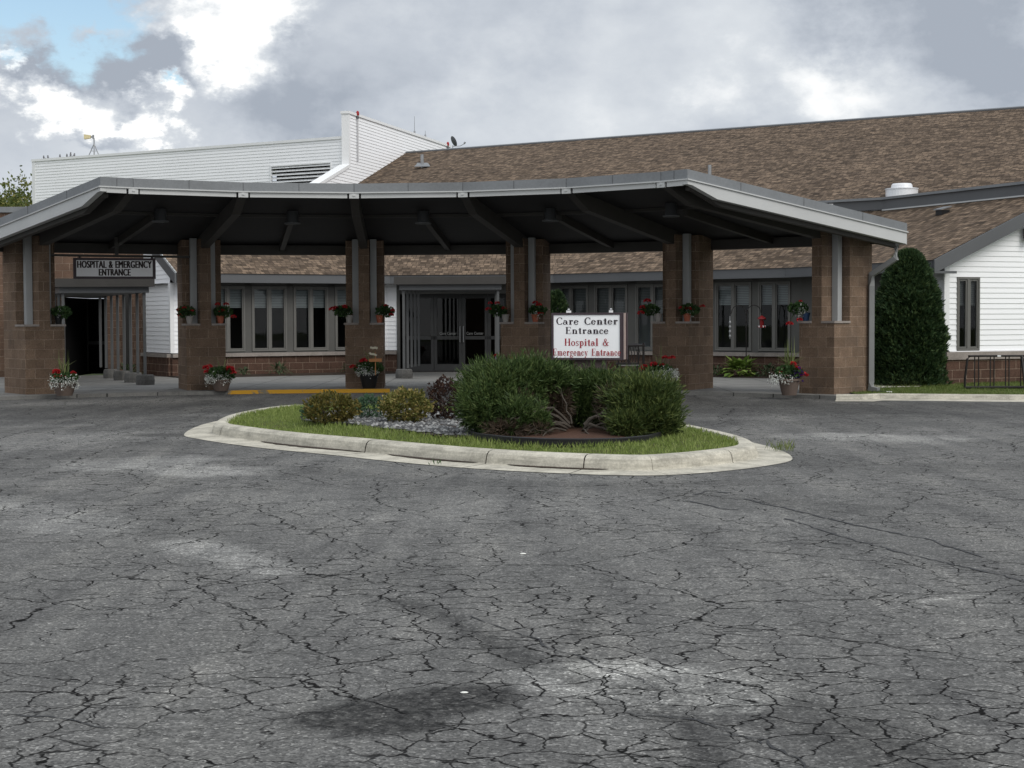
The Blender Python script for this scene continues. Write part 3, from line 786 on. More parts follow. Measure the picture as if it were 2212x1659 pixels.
# facet A : siding, four units, siding
sA = [FA.at(x) for x in (454, 529, 544, 619, 634, 708.6, 723.6, 798)]
wall_run(FA, 0.0, sA[0], 'siding')
for k in range(4):
    window_unit(FA, sA[2 * k], sA[2 * k + 1], M['blind'], .27)
    t2 = sA[2 * k + 2] if k < 3 else sA[7] + .05
    wall_run(FA, sA[2 * k + 1] + .002, t2 - .002, 'panel')
wall_run(FA, sA[7] + .052, FA.L, 'siding')
flush()
FA.box(panel, sA[0], sA[7], WZ1 + .002, EZ0 + .02, -.1, 0)
sill(FA, 0, FA.L); flush()
# facet B : siding up to the entrance recess
tB0, tB1 = FB.at(864), FB.at(1098)
wall_run(FB, 0, tB0, 'siding'); FB.box(panel, tB0 - .09, tB0, .1, EZ0, -.05, .035, 0)
wall_run(FB, tB1, FB.L, 'panel'); flush(); sill(FB, 0, tB0 - .09); flush(); sill(FB, tB1, FB.L); flush()
FB.box(panel, tB0, tB1, 2.35, EZ0 + .02, -.1, 0)
# facet C
sC = [(1196, 1271), (1284.6, 1355.8), (1373.4, 1447), (1460, 1532), (1545.9, 1623.4), (1638.4, 1708), (1718, 1768)]
prev = 0.0
for k, (x0, x1) in enumerate(sC):
    a, c = FC.at(x0), FC.at(x1)
    if c > FC.L - .05: break
    wall_run(FC, prev + .002, a - .002, 'panel')
    window_unit(FC, a, c, M['blind_dark'] if k < 3 else M['blind'], .27 if k > 2 else .38); prev = c
wall_run(FC, prev + .002, FC.L, 'panel'); FC.box(panel, FC.at(1196), prev, WZ1 + .002, EZ0 + .02, -.1, 0); sill(FC, 0, FC.L); flush()
# facet D : siding
wall_run(FD, 0, FD.L - 1.1, 'panel'); wall_run(FD, FD.L - 1.09, FD.L - .3, 'siding'); sill(FD, 0, FD.L - .3); flush()
# right gable wall
gp = FD.w(FD.L - .27, 0); gd = -FD.n
FGb = Facet((gp.x, gp.y), (gp.x + gd.x * 9, gp.y + gd.y * 9))
kx = [FGb.at(x) for x in (2066, 2115)]
zrake = EZ1 - .26 + .6 * PITCHR
clap(side, FGb, .0, 8.5, .84, 6.6, cuts=[(-PITCHR, 1, zrake), (0, 1, EZ1 + RUN * PITCHR + .019)], holes=[(kx[0], kx[1], 0.0, 2.52)])
FGb.box(base, -.02, 9, 0, .64, -.3, .05); FGb.box(cap, -.05, 9, .642, .815, -.3, .10)
flush(); window_unit(FGb, kx[0], kx[1], M['blind_dark'], .32, .846, 2.518)
tr = MB(); FGb.box(tr, -.07, .075, .842, zrake - .02, -.07, .024); FGb.box(tr, .08, 8, .817, .838, -.05, .04)
FD.box(tr, FD.L - .39, FD.L - .30, WZ0 - .02, EZ0, -.02, .024)
tr.build('corner_trim', M['whitetrim'], care)
# rake boards
rk = MB()
def rake(f0, f, at_end, wdt=.30):
    e = f.L if at_end else 0.0; o_ = .02 if at_end else -.02
    A = f.w(e + o_, EZ1 + .0, 0); B_ = f.w(e + o_, EZ1 + 4.6 * PITCHR, -4.6)
    tt = f.t * (.05 if at_end else -.05); dz = Vector((0, 0, -wdt))
    pts = [A + dz, B_ + dz, B_ + dz + tt, A + dz + tt, A, B_, B_ + tt, A + tt]
    if not at_end: pts = [pts[i] for i in (3, 2, 1, 0, 7, 6, 5, 4)]
    rk.hexa(pts)
rake(None, FacetE := Facet(E_[3], E_[4]), True); FacetE.box(rk, FacetE.L + .021, FacetE.L + .07, EZ0, EZ1 - .3, -.62, .0); rk.build('rake_board', M['gray_fascia'], care); rk = MB(); rake(None, Facet(E_[0], E_[1]), False)
rk.build('rake_board', M['gray_fascia'], care)
sf = MB()
sf.quad(FacetE.w(FacetE.L + .02, EZ1 - .31, 0), FacetE.w(FacetE.L + .02, EZ1 - .31 + 4.6 * PITCHR, -4.6), FacetE.w(FacetE.L - .32, EZ1 - .31 + 4.6 * PITCHR, -4.6), FacetE.w(FacetE.L - .32, EZ1 - .31, 0))
sf.build('rake_soffit', M['gray_fascia'], care)
# left gable end
FG = Facet((FA.a.x - FA.n.x * 4, FA.a.y - FA.n.y * 4), (FA.a.x, FA.a.y))
clap(side, FG, 0, FG.L - .0, WZ0 - .02, 5.0, cuts=[(PITCHR, 1, EZ1 - .2 + .6 * PITCHR + FG.L * PITCHR)])
FG.box(base, 0, FG.L, 0, .60, -.3, .08); FG.box(cap, 0, FG.L, .602, .70, -.3, .12)
tr2 = MB(); FG.box(tr2, FG.L - .10, FG.L + .02, WZ0 - .02, EZ0, -.05, .024); FA.box(tr2, -.02, .09, WZ0 - .02, EZ0, -.05, .024); tr2.build('corner_trim', M['whitetrim'], care)
flush()
panel.build('wall_panel', M['winpanel'], care)
# room behind the glass
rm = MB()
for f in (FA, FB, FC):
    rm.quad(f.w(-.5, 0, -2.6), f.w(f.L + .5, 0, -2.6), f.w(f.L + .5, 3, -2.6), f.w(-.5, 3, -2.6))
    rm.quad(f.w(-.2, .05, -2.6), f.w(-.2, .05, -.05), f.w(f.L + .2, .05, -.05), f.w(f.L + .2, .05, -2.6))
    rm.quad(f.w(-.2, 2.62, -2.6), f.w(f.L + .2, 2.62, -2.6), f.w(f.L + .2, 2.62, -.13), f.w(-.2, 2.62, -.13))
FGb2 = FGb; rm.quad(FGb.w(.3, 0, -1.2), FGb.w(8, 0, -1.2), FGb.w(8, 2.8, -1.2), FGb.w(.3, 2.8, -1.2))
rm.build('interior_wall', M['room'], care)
# parapet band above the low roof, flat roof behind
bd = MB()
for i in range(4):
    c1 = TP[i + 1] if i < 3 else (TP[4][0] - FD.t.x * .1, TP[4][1] - FD.t.y * .1)
    f = Facet(TP[i], c1); f.box(bd, 0, f.L, TZ + .02, TZ + .30, -.2, .04)
FGb.box(bd, RUN + .45, 8.6, TZ + .02, TZ + .30, -.2, .05)
bd.build('parapet_band', M['gray_fascia'], care)
fl = MB()
for i in range(4):
    c1 = TP[i + 1] if i < 3 else (TP[4][0] - FD.t.x * .1, TP[4][1] - FD.t.y * .1)
    f = Facet(TP[i], c1); fl.box((0, 0, -50), .01, .01, .01) if False else None
    f.box(fl, 0, f.L, TZ + .28, TZ + .345, -.45, .10)
FGb.box(fl, RUN + .45, 8.6, TZ + .282, TZ + .347, -.3, .10)
fl.build('coping', M['gray_metal'], care)
flash = MB(); f = Facet(TP[3], (TP[4][0] - FD.t.x * .1, TP[4][1] - FD.t.y * .1)); f.box(flash, 0, f.L, TZ - .015, TZ + .02, -.1, .07); flash.build('flashing', M['light_metal'], care)
flat = MB(); zf = TZ + .05
flat.quad(Vector((*TP[0], zf)), Vector((*TP[1], zf)), Vector((TP[1][0], 58, zf)), Vector((-12, 56, zf)))
flat.quad(Vector((*TP[1], zf)), Vector((*TP[2], zf)), Vector((6, 58, zf)), Vector((TP[1][0], 58, zf)))
flat.quad(Vector((*TP[2], zf)), Vector((*TP[3], zf)), Vector((20, 50, zf)), Vector((6, 58, zf)))
flat.quad(Vector((*TP[3], zf)), FGb.w(RUN + .4, zf, -.05), FGb.w(8.6, zf, -.05), Vector((20, 50, zf)))
flat.build('flat_roof', M['flat'], care)
# sliding glass entrance doors at the back of the recess
DB = Facet(FB.w(tB0, 0, -.3)[:2], FB.w(tB1, 0, -.3)[:2]); DW = DB.L
for k, (q0, q1) in enumerate(((0.02, .30), (.30, .56), (.56, .80), (.80, .98))):
    t0, t1 = DW * q0, DW * q1; mb = MB()
    DB.box(mb, t0 + .004, t1 - .004, .10, .30, -.05, .0); DB.box(mb, t0 + .004, t1 - .004, 2.22, 2.34, -.05, 0); DB.box(mb, t0 + .004, t1 - .004, 1.02, 1.12, -.05, 0)
    DB.box(mb, t0 + .004, t0 + .09, .30, 2.22, -.05, 0); DB.box(mb, t1 - .09, t1 - .004, .30, 2.22, -.05, 0)
    d = mb.build('door', M['doorframe'], care)
    g = MB(); g.quad(DB.w(t0 + .09, .3, -.03), DB.w(t1 - .09, .3, -.03), DB.w(t1 - .09, 2.22, -.03), DB.w(t0 + .09, 2.22, -.03)); g.build('pane', M['darkglass'], d)
    if k in (1, 2):
        h = MB(); tx = t1 - .05 if k == 1 else t0 + .05
        h.tube([DB.w(tx, .95, .0), DB.w(tx, .95, .06), DB.w(tx, 1.4, .06), DB.w(tx, 1.4, 0)], .014); h.build('handle', M['steel'], d)
        place_text(text_mesh('Care Center', .50, .085, .02), 'lettering', M['decal'], DB.w((t0 + t1) / 2, 1.20, -.018), DB.t, d)
# ------------------------------------------------------------------ entrance shelter in front of the doors
def shelter(name, label, L0, L1, R0, R1, zt, zb, npost, feet, mullion=True):
    s_ = thing(name, label, 'shelter'); o_ = .22
    L0, L1, R0, R1 = [Vector((*q, 0)) for q in (L0, L1, R0, R1)]
    ux = (R0 - L0).normalized(); uy = (L1 - L0).normalized()
    c = [L0 - ux * o_ - uy * o_, R0 + ux * o_ - uy * o_, R1 + ux * o_, L1 - ux * o_]
    b = MB(); b.prism([(q.x, q.y) for q in c], zb, zt)
    b.prism([(q.x, q.y) for q in (L0 - ux * (o_ + .1) - uy * (o_ + .1), R0 + ux * (o_ + .1) - uy * (o_ + .1), R1 + ux * (o_ + .1), L1 - ux * (o_ + .1))], zb - .003, zb + .05) if False else None
    b.build('roof', M['beam'], s_)
    b = MB(); b.prism([(q.x, q.y) for q in (L0 - ux * .1 - uy * .1, R0 + ux * .1 - uy * .1, R1 + ux * .1, L1 - ux * .1)], zb - .14, zb - .002); b.build('header_beam', M['gray_fascia'], s_)
    for a, c_ in ((L0, L1), (R0, R1)):
        for k in range(npost):
            q = a.lerp(c_, k / npost); b = MB(); b.box((q.x, q.y, (zb - .14 + .32) / 2), .062, .062, zb - .14 - .32, math.atan2(ux.y, ux.x)); b.build('post', M['shpost'], s_)
        for k in range(feet):
            q = a.lerp(c_, (k + .0) / feet * .85); b = MB(); b.lathe((q.x, q.y, WALK - .02), [(.22, 0), (.23, .14), (.21, .245), (.19, .262)], 14); b.build('footing', M['footing'], s_)
    return s_
tl = FB.at(870); 
shelter('entrance_shelter', 'dark flat-roofed porch with grey posts before the Care Center doors', (XV(872, 43.2), 43.2), (XV(912, 46.9), 46.9), (XV(1076, 43.2), 43.2), (XV(1070, 46.9), 46.9), 2.72, 2.52, 5, 1)
shelter('entrance_shelter', 'dark walkway roof with a row of grey posts behind the hanging hospital sign', (XV(137, 39.6), 39.6), (XV(72, 46.95), 46.95), (XV(312, 39.6), 39.6), (XV(205, 46.95), 46.95), 2.62, 2.42, 8, 4)

# ------------------------------------------------------------------ brick hospital wing at far left
hosp = thing('hospital_wing', 'brown block hospital wing with flat grey coping at the far left', 'building')
FH = Facet((-30, 47.2), (XV(329, 47.2), 47.2)); b = MB()
o0, o1 = FH.at(135), FH.at(232)
FH.box(b, 0, o0, 0, 4.70, -.3, 0); FH.box(b, o1, FH.L, 0, 4.70, -.3, 0); FH.box(b, o0, o1, 2.3, 4.70, -.3, 0); b.build('wall', M['block_far'], hosp)
b = MB(); FH.box(b, -.1, FH.L + .1, 4.702, 4.86, -.4, .06); b.build('coping', M['gray_metal'], hosp)
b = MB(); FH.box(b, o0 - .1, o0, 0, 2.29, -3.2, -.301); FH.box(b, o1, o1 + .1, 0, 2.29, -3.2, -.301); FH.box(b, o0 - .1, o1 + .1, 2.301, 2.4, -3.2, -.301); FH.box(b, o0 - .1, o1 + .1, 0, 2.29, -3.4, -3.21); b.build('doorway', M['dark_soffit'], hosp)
b = MB()
for k in range(3): FH.box(b, o0 + (o1 - o0) * k / 2 - .04, o0 + (o1 - o0) * k / 2 + .04, 0.1, 2.25, -2.75, -2.68)
FH.box(b, o0, o1, .9, 1.0, -2.74, -2.69); dr = b.build('door', M['doorframe'], hosp)
b = MB(); b.quad(FH.w(o0 + .04, .1, -2.715), FH.w(o1 - .04, .1, -2.715), FH.w(o1 - .04, 2.25, -2.715), FH.w(o0 + .04, 2.25, -2.715)); b.build('pane', M['darkglass'], dr)

# ------------------------------------------------------------------ long hall with the big shingle roof
hall = thing('long_hall', 'long building with a tall brown shingle gable roof rising to the right', 'building')
rl = Vector((-4.33, 68.46, 8.48)); rd = Vector((.838, -.547, 0)); dn = Vector((-.261, -.965, 0)); 
ds = Vector((-.547, -.838, 0)); p_ = .314
def hallpt(u, s_, lift=0): return rl + rd * u + ds * s_ + Vector((0, 0, -p_ * s_ + lift))
S1 = 11.9
# left edge follows the side wall of the white block
k_edge = S1 / (dn.dot(ds)); le = rl + dn * k_edge; le.z = rl.z - p_ * S1
b = MB(); b.quad(le, hallpt(40, S1), hallpt(40, 0), rl); b.build('roof', M['shingle'], hall)
b = MB()
b.quad(hallpt(40, 0), rl, rl + Vector((9, 9, -4)), hallpt(40, 0) + Vector((9, 9, -4))); b.build('back_slope', M['shingle'], hall)
b = MB(); b.hexa([hallpt(-.05, .12, -.0), hallpt(40, .12, .0), hallpt(40, -.12, -.07), hallpt(-.05, -.12, -.07), hallpt(-.05, .12, .045), hallpt(40, .12, .045), hallpt(40, -.12, .03), hallpt(-.05, -.12, .03)]); b.build('ridge_cap', M['gray_fascia'], hall)
b = MB(); A = le.copy(); B_ = hallpt(40, S1)
b.quad(Vector((A.x, A.y, 0)), Vector((B_.x, B_.y, 0)), Vector((B_.x, B_.y, B_.z)), A); b.build('wall', M['siding'], hall)

# ------------------------------------------------------------------ white siding block, upper left
K = Vector((-6.06, 62.06, 0)); wb = thing('white_block', 'tall white clapboard block with a stepped parapet and louvre', 'building')
FF = Facet((-20.27, 70.56), (K.x, K.y)); ZF = 8.38
sdv = Vector((.261, .965, 0)); SL = 12.7
FS = Facet((K.x - sdv.x * 4.7, K.y - sdv.y * 4.7), (K.x + sdv.x * SL, K.y + sdv.y * SL)); ZT = 9.30
l0, l1 = FF.at(590), FF.at(717); lz0, lz1 = 5.8, V(717, 355, 63).z
b = MB(); clap(b, FF, 0, FF.L - .12, 3.0, ZF, .12, .016, holes=[(l0, l1, lz0, lz1)])
b.build('siding_wall', M['siding'], wb); b = MB()
# sloped part of the side wall in front, tall part behind
k0 = 4.7; zsl = .305
clap(b, FS, 0, k0, 4.0, 7.5, .12, .016, cuts=[(-zsl, 1, 7.32 - zsl * k0)])
b.build('siding_wall', M['siding'], wb); b = MB(); clap(b, FS, k0, k0 + SL, 4.0, ZT, .12, .016)
b.build('siding_wall', M['siding'], wb)
b = MB()
FF.box(b, -.1, FF.L - .26, ZF, ZF + .10, -.3, .05)                      # coping
FF.box(b, -.08, .10, 3, ZF, -.3, .03)                                  # corner boards
FS.box(b, k0 - .02, k0 + .12, 7.32, ZT, -.27, .022)
FS.box(b, k0 - .05, k0 + SL + .1, ZT, ZT + .10, -.30, .05)
for s0, s1 in ((0, k0 - .02),):
    z0_, z1_ = 7.32 - zsl * k0, 7.32
    b.hexa([FS.w(s0, z0_ - .02, .05), FS.w(s1, z1_ - .02, .05), FS.w(s1, z1_ - .02, -.35), FS.w(s0, z0_ - .02, -.35), FS.w(s0, z0_ + .10, .05), FS.w(s1, z1_ + .10, .05), FS.w(s1, z1_ + .10, -.35), FS.w(s0, z0_ + .10, -.35)])
b.build('parapet_trim', M['whitetrim'], wb)
b = MB(); FS.box(b, k0, k0 + .02, 7.32, ZT, -.26, -.0); FS.box(b, k0 + .02, k0 + SL, ZF - 1, ZT, -.27, -.02)
b.build('parapet_wall', M['siding'], wb)
b = MB(); FF.box(b, l0 - .05, l0, lz0, lz1 + .05, -.05, .04); FF.box(b, l1, l1 + .05, lz0, lz1 + .05, -.05, .04); FF.box(b, l0, l1, lz1, lz1 + .05, -.05, .04)
z = lz0
while z < lz1 - .05:
    b.hexa([FF.w(l0, z, .03), FF.w(l1, z, .03), FF.w(l1, z + .03, .03), FF.w(l0, z + .03, .03), FF.w(l0, z + .075, -.10), FF.w(l1, z + .075, -.10), FF.w(l1, z + .10, -.10), FF.w(l0, z + .10, -.10)]) if False else None
    b.quad(FF.w(l0, z, .035), FF.w(l1, z, .035), FF.w(l1, z + .085, -.06), FF.w(l0, z + .085, -.06)); b.quad(FF.w(l0, z + .02, .035), FF.w(l1, z + .02, .035), FF.w(l1, z, .035), FF.w(l0, z, .035))
    z += .135
lv = b.build('louvre', M['whitetrim'], wb)
b = MB(); FF.box(b, l0, l1, lz0, lz1, -.5, -.3); b.build('duct', M['dark_soffit'], lv)
b = MB(); b.quad(FF.w(0, ZF - .1, -.05), FF.w(FF.L - .3, ZF - .1, -.05), FS.w(k0 + 11, ZF - .1, -.3), FF.w(0, ZF - .1, -10)); b.build('flat_roof', M['flat'], wb)
b = MB(); FL = Facet((FF.a.x - FF.n.x * 9, FF.a.y - FF.n.y * 9), (FF.a.x, FF.a.y)); clap(b, FL, 0, FL.L, 3, ZF); b.build('siding_wall', M['siding'], wb)

# roof-top things
def beacon(xv, yv, s0, label, zl):
    q = FS.w(s0, ZT, .06); t = thing('warning_beacon', label, 'beacon light', 'red warning beacons on the parapet', (q.x, q.y, q.z))
    b = MB(); b.tube([(0, 0, -zl), (0, 0, .05)], .03, 8); b.build('pole', M['polewhite'], t)
    b = MB(); b.tube([(0, 0, -.10), (0, 0, .0)], .05, 8); b.build('socket', M['gray_fascia'], t)
    b = MB(); b.lathe((0, 0, .02), [(.045, 0), (.058, .02), (.058, .12), (.042, .16), (.015, .18)], 12); b.build('lamp', M['redlamp'], t, True)
kb1 = FS.at(773); kb2 = FS.at(967)
beacon(773, 243, kb1, 'red beacon on a long rod at the tall near corner of the white block', 1.7)
beacon(967, 297, kb2, 'red beacon beside the satellite dish at the far end of the white block', .5)
q = FS.w(FS.at(978), ZT, .05); dish = thing('satellite_dish', 'grey satellite dish with a long feed arm above the shingle ridge', 'satellite dish', None, (q.x, q.y, q.z))
b = MB(); b.tube([(0, 0, -.4), (0, 0, .18)], .03, 8); b.build('mast', M['steel'], dish)
b = MB(); prof = []
dv = Vector((.80, .42, .42)).normalized(); ax = dv.orthogonal().normalized(); ay = dv.cross(ax); rings = []
for r in (0, .1, .2, .29, .36):
    rings.append([Vector((0, 0, .42)) + dv * (r * r * .7) + (ax * math.cos(t * math.pi / 12) + ay * math.sin(t * math.pi / 12)) * r for t in range(24)])
for r0, r1 in zip(rings, rings[1:]):
    for i in range(24): b.quad(r0[i], r0[(i + 1) % 24], r1[(i + 1) % 24], r1[i])
b.build('reflector', M['gray_fascia'], dish, True)
b = MB(); b.tube([Vector((0, 0, .12)), Vector((.5, -.15, .12)), Vector((.78, -.25, .26))], .022, 6); b.tube([Vector((.74, -.24, .26)), Vector((.84, -.26, .36))], .06, 8); b.build('feed_arm', M['steel'], dish); dish.scale = (.68, .68, .68)
for xv, h, lab in ((903, .75, 'taller thin whip antenna on the sloping-away white parapet'), (926, .3, 'short stub antenna on the white parapet nearer the dish')):
    q = FS.w(FS.at(xv), ZT + .1, -.1); t = thing('antenna', lab, 'antenna', 'antennas on the parapet', (q.x, q.y, q.z))
    b = MB(); b.tube([(0, 0, 0), (0, 0, h)], .014, 5, r1=.008); b.build('rod', M['steel'], t)
    b = MB(); b.box((0, 0, .06), .08, .08, .14); b.build('mount', M['steel'], t)
q = FF.w(FF.at(186), ZF + .02, -.6); SIR_ = .64; sir = thing('weather_siren', 'yellow horn siren on a steel tripod above the white wall', 'siren', None, (q.x, q.y, q.z))
for ax_, ay_ in ((-.45, 0), (.38, .1), (.05, -.35)):
    b = MB(); b.tube([(ax_, ay_, 0), (0, 0, .98)], .03, 5); b.build('leg', M['steel'], sir)
b = MB(); b.tube([(0, 0, 0), (0, 0, 1.35)], .04, 6); b.tube([(-.22, 0, .5), (.2, .05, .5), (.02, -.18, .5), (-.22, 0, .5)], .016, 4); b.build('mast', M['steel'], sir)
b = MB(); b.box((-.05, 0, 1.42), .10, .12, .26); b.box((-.14, 0, 1.42), .1, .12, .10); b.build('driver', M['steel'], sir)
b = MB()
b.hexa([(-.62, -.16, 1.27), (-.2, -.09, 1.33), (-.2, .09, 1.33), (-.62, .16, 1.27), (-.62, -.16, 1.58), (-.2, -.09, 1.53), (-.2, .09, 1.53), (-.62, .16, 1.58)]); b.build('horn', M['yellow'], sir); sir.scale = (SIR_, SIR_, SIR_)
for i, (xv, lab) in enumerate(((98, 'leftmost small grey bird at the corner of the white parapet'), (107, 'small grey bird second from the corner of the parapet'), (133, 'small grey bird standing alone in the middle of the parapet row'), (148, 'small grey bird left of the tallest perched bird'), (156, 'tallest upright bird perched near the siren tripod'), (164, 'small bird perched closest to the siren tripod'))):
    q = FF.w(FF.at(xv), ZF + .10, -.05); b = MB(); h = .26 if i != 4 else .36
    b.lathe((0, 0, 0), [(.02, 0), (.06, .05), (.075, h * .45), (.05, h * .7), (.045, h * .8), (.05, h * .88), (.02, h)], 8); b.leaf(Vector((.03, 0, .08)), Vector((1, 0, -.5)), .2, .08); b.leaf(Vector((-.04, 0, h * .85)), Vector((-1, 0, -.1)), .06, .03)
    o = b.build('bird', M['bird'], None, True); o.location = q; o.scale = (.55, .55, .55); o.rotation_euler.z = i * .7; tag(o, lab, 'bird', 'birds perched on the white parapet')
# vents on roofs
def on_hall(xv, yv):
    d = ray(xv, yv); nrm = rd.cross(ds + Vector((0, 0, -p_))).normalized(); o_ = Vector((0, 0, EYE)); k = (rl - o_).dot(nrm) / d.dot(nrm); return o_ + d * k
q = on_hall(912, 362); t = thing('roof_vent', 'small grey hooded pipe vent high on the left of the big roof', 'roof vent', None, q)
b = MB(); b.tube([(0, 0, -.1), (0, 0, .5)], .06, 10); b.build('pipe', M['steel'], t); b = MB(); b.hexa([(-.3, -.25, .02), (.32, -.25, .02), (.26, .2, .14), (-.22, .2, .14), (-.22, -.15, .10), (.22, -.15, .10), (.2, .15, .2), (-.2, .15, .2)]); b.build('flashing', M['gray_metal'], t)
q = on_hall(1533, 400); t = thing('roof_vent', 'thin grey vent pipe on the big roof above the canopy peak', 'roof vent', None, q)
b = MB(); b.tube([(0, 0, -.1), (0, 0, .62)], .055, 10); b.build('pipe', M['steel'], t)
q = V(2036, 460, 41.3); f = FacetE
kk = f.at(2036); 
# box vent on the low roof: find the sight line's hit on that plane
n_ = f.t.cross(-f.n + Vector((0, 0, PITCHR))).normalized(); d = ray(2036, 462); o_ = Vector((0, 0, EYE)); kq = (Vector((*E_[3], EZ1)) - o_).dot(n_) / d.dot(n_); q = o_ + d * kq
t = thing('roof_vent', 'dark square box vent with a pale lid on the low right roof', 'roof vent', None, q)
rz = math.atan2(f.t.y, f.t.x)
b = MB(); b.box((0, 0, .03), .24, .24, .12, rz); b.build('body', M['black'], t)
b = MB(); ca, sa = math.cos(rz), math.sin(rz)
def rp(x, y, z): return (x * ca - y * sa, x * sa + y * ca, z)
b.hexa([rp(-.16, -.16, .09), rp(.16, -.16, .09), rp(.16, .16, .17), rp(-.16, .16, .17), rp(-.16, -.16, .115), rp(.16, -.16, .115), rp(.16, .16, .195), rp(-.16, .16, .195)]); b.build('lid', M['gray_metal'], t)
q = V(1948, 425, 45.3); t = thing('exhaust_fan', 'round white metal exhaust fan behind the grey parapet band', 'exhaust fan', None, (q.x, q.y, TZ + .05))
b = MB(); b.lathe((0, 0, 0), [(.36, 0), (.435, .12), (.435, .545), (.452, .55), (.452, .575), (.42, .58)], 32); b.build('shroud', M['fan'], t, False)
b = MB(); b.lathe((0, 0, .58), [(.295, 0), (.28, .09), (.25, .13), (.0, .135)], 28); b.build('cap', M['fan'], t, False)
kl = FGb.at(2214); t = thing('wall_lamp', 'dark wall lamp on the white gable at the right edge', 'wall lamp', None, FGb.w(kl, V(2210, 505, 38.5).z, .02))
b = MB(); b.box((0, -.05, 0), .14, .05, .22); b.build('backplate', M['blackmetal'], t); b = MB(); b.lathe((0, -.14, -.2), [(.05, 0), (.09, .04), (.09, .32), (.03, .40)], 10); b.build('lantern', M['blackmetal'], t)
# downspout on the right pillar
a = ANG[5]; tt = Vector((math.cos(a), -math.sin(a), 0)); bb = Vector((math.sin(a), math.cos(a), 0)); c = P(RP, a, 0)
ds_ = thing('downspout', 'grey square downspout with an offset elbow running down the right pillar', 'downspout')
Yd = (c + tt * (TW + .09) + bb * (RW - .1)).y
top_ = P(RO - .12, T0 + PE - .012, zs(RO) - .22)
bx = c + tt * (TW + .075) + bb * (RW - .12)
b = MB(); b.tube([top_, top_ + Vector((0, 0, -.30)), Vector((bx.x, bx.y, top_.z - .62)), Vector((bx.x, bx.y, top_.z - .85)), Vector((bx.x, bx.y, .28))], .075, 4); b.build('pipe', M['dspout'], ds_)
b = MB(); b.tube([Vector((bx.x, bx.y, .30)), Vector((bx.x, bx.y, .16)), Vector((bx.x + .12, bx.y - .12, .12))], .08, 4); b.build('shoe', M['dspout'], ds_)
b = MB(); b.box((bx.x + .15, bx.y - .2, .10), .45, .22, .03); b.build('splash_block', M['black'], ds_)

# ------------------------------------------------------------------ walks, kerbs, beds, lawn
walk = MB(); edge = []
NA = 40; a_l, a_r = EA[0] - .12, EA[-1] + .02
for k in range(NA + 1): edge.append(P(RP - RW - .42 - .25 * math.cos((k / NA - .5) * math.pi), a_l + (a_r - a_l) * k / NA, WALK))
outer = [P(23.5, a_l + (a_r - a_l) * k / NA, WALK) for k in range(NA + 1)]
for k in range(NA):
    walk.quad(edge[k], edge[k + 1], outer[k + 1], outer[k])
    walk.quad(Vector((edge[k].x, edge[k].y, 0)), Vector((edge[k + 1].x, edge[k + 1].y, 0)), edge[k + 1], edge[k])
tag(walk.build('sidewalk', M['conc']), kind='structure')
yk = MB(); x_ = [k for k in range(NA + 1) if 480 < CXP + F * edge[k].x / edge[k].y < 850]
for k in x_[:-1]:
    inn = [e + (Vector((CC.x, CC.y, 0)) - Vector((e.x, e.y, 0))).normalized() * -.16 for e in (edge[k], edge[k + 1])]
    o2 = [e + (Vector((CC.x, CC.y, 0)) - Vector((e.x, e.y, 0))).normalized() * .012 for e in (edge[k], edge[k + 1])]
    u4 = Vector((0, 0, .005))
    yk.quad(o2[0] + u4, o2[1] + u4, inn[1] + u4, inn[0] + u4); yk.quad(Vector((o2[0].x, o2[0].y, 0)), Vector((o2[1].x, o2[1].y, 0)), o2[1] + u4, o2[0] + u4)
tag(yk.build('yellow_kerb', M['ykerb']), kind='structure')
KR = [edge[-1] + Vector((-.35, .06, 0)), edge[-1] + Vector((.15, -.06, 0)), Vector((7.2, 32.35, 0)), Vector((9.0, 31.75, 0)), Vector((14, 30.3, 0)), Vector((30, 26, 0))]
kr = MB(); KIN = []
for i, p in enumerate(KR):
    d = (KR[min(i + 1, len(KR) - 1)] - KR[max(i - 1, 0)]).normalized(); KIN.append((Vector((p.x, p.y, 0)), Vector((-d.y, d.x, 0))))
prof = [(-.42, .004), (0.0, .02), (.03, .09), (.06, .115), (.20, .115), (.21, .06)]
for (p, nn), (p2, n2) in zip(KIN, KIN[1:]):
    for (o0, z0_), (o1, z1_) in zip(prof, prof[1:]):
        kr.quad(p + nn * o0 + Vector((0, 0, z0_)), p2 + n2 * o0 + Vector((0, 0, z0_)), p2 + n2 * o1 + Vector((0, 0, z1_)), p + nn * o1 + Vector((0, 0, z1_)))
tag(kr.build('kerb', M['kerb']), kind='structure')
LZ_ = .10
lw = MB(); c0 = P(RP - RW + .1, a_r, 0); c1 = P(23, a_r, 0)
pts = [(p + nn * .2) for p, nn in KIN]
pts = pts[1:]
lw.quad(*[Vector((q.x, q.y, LZ_)) for q in (pts[0], pts[1], FD.w(FD.L, 0), FD.w(0, 0))])
lw.quad(*[Vector((q.x, q.y, LZ_)) for q in (pts[1], pts[2], FGb.w(1.2, 0), FD.w(FD.L, 0))])
lw.quad(*[Vector((q.x, q.y, LZ_)) for q in (pts[2], pts[3], FGb.w(6, 0), FGb.w(1.2, 0))])
lw.quad(*[Vector((q.x, q.y, LZ_)) for q in (pts[3], pts[4], FGb.w(30, 0), FGb.w(6, 0))])
def m_turf():
    n = N('turf_ground'); v = n.coord(); a_ = n.noise(v, 3, 5, .6)
    return n.bsdf(n.ramp(a_, (.3, (.07, .06, .03)), (.55, (.085, .115, .03)), (.75, (.12, .16, .04))), .95, .1, 0, n.bump(n.noise(v, 40, 3), .8, .02))
M['turf'] = m_turf()
tag(lw.build('lawn', M['turf']), kind='structure')
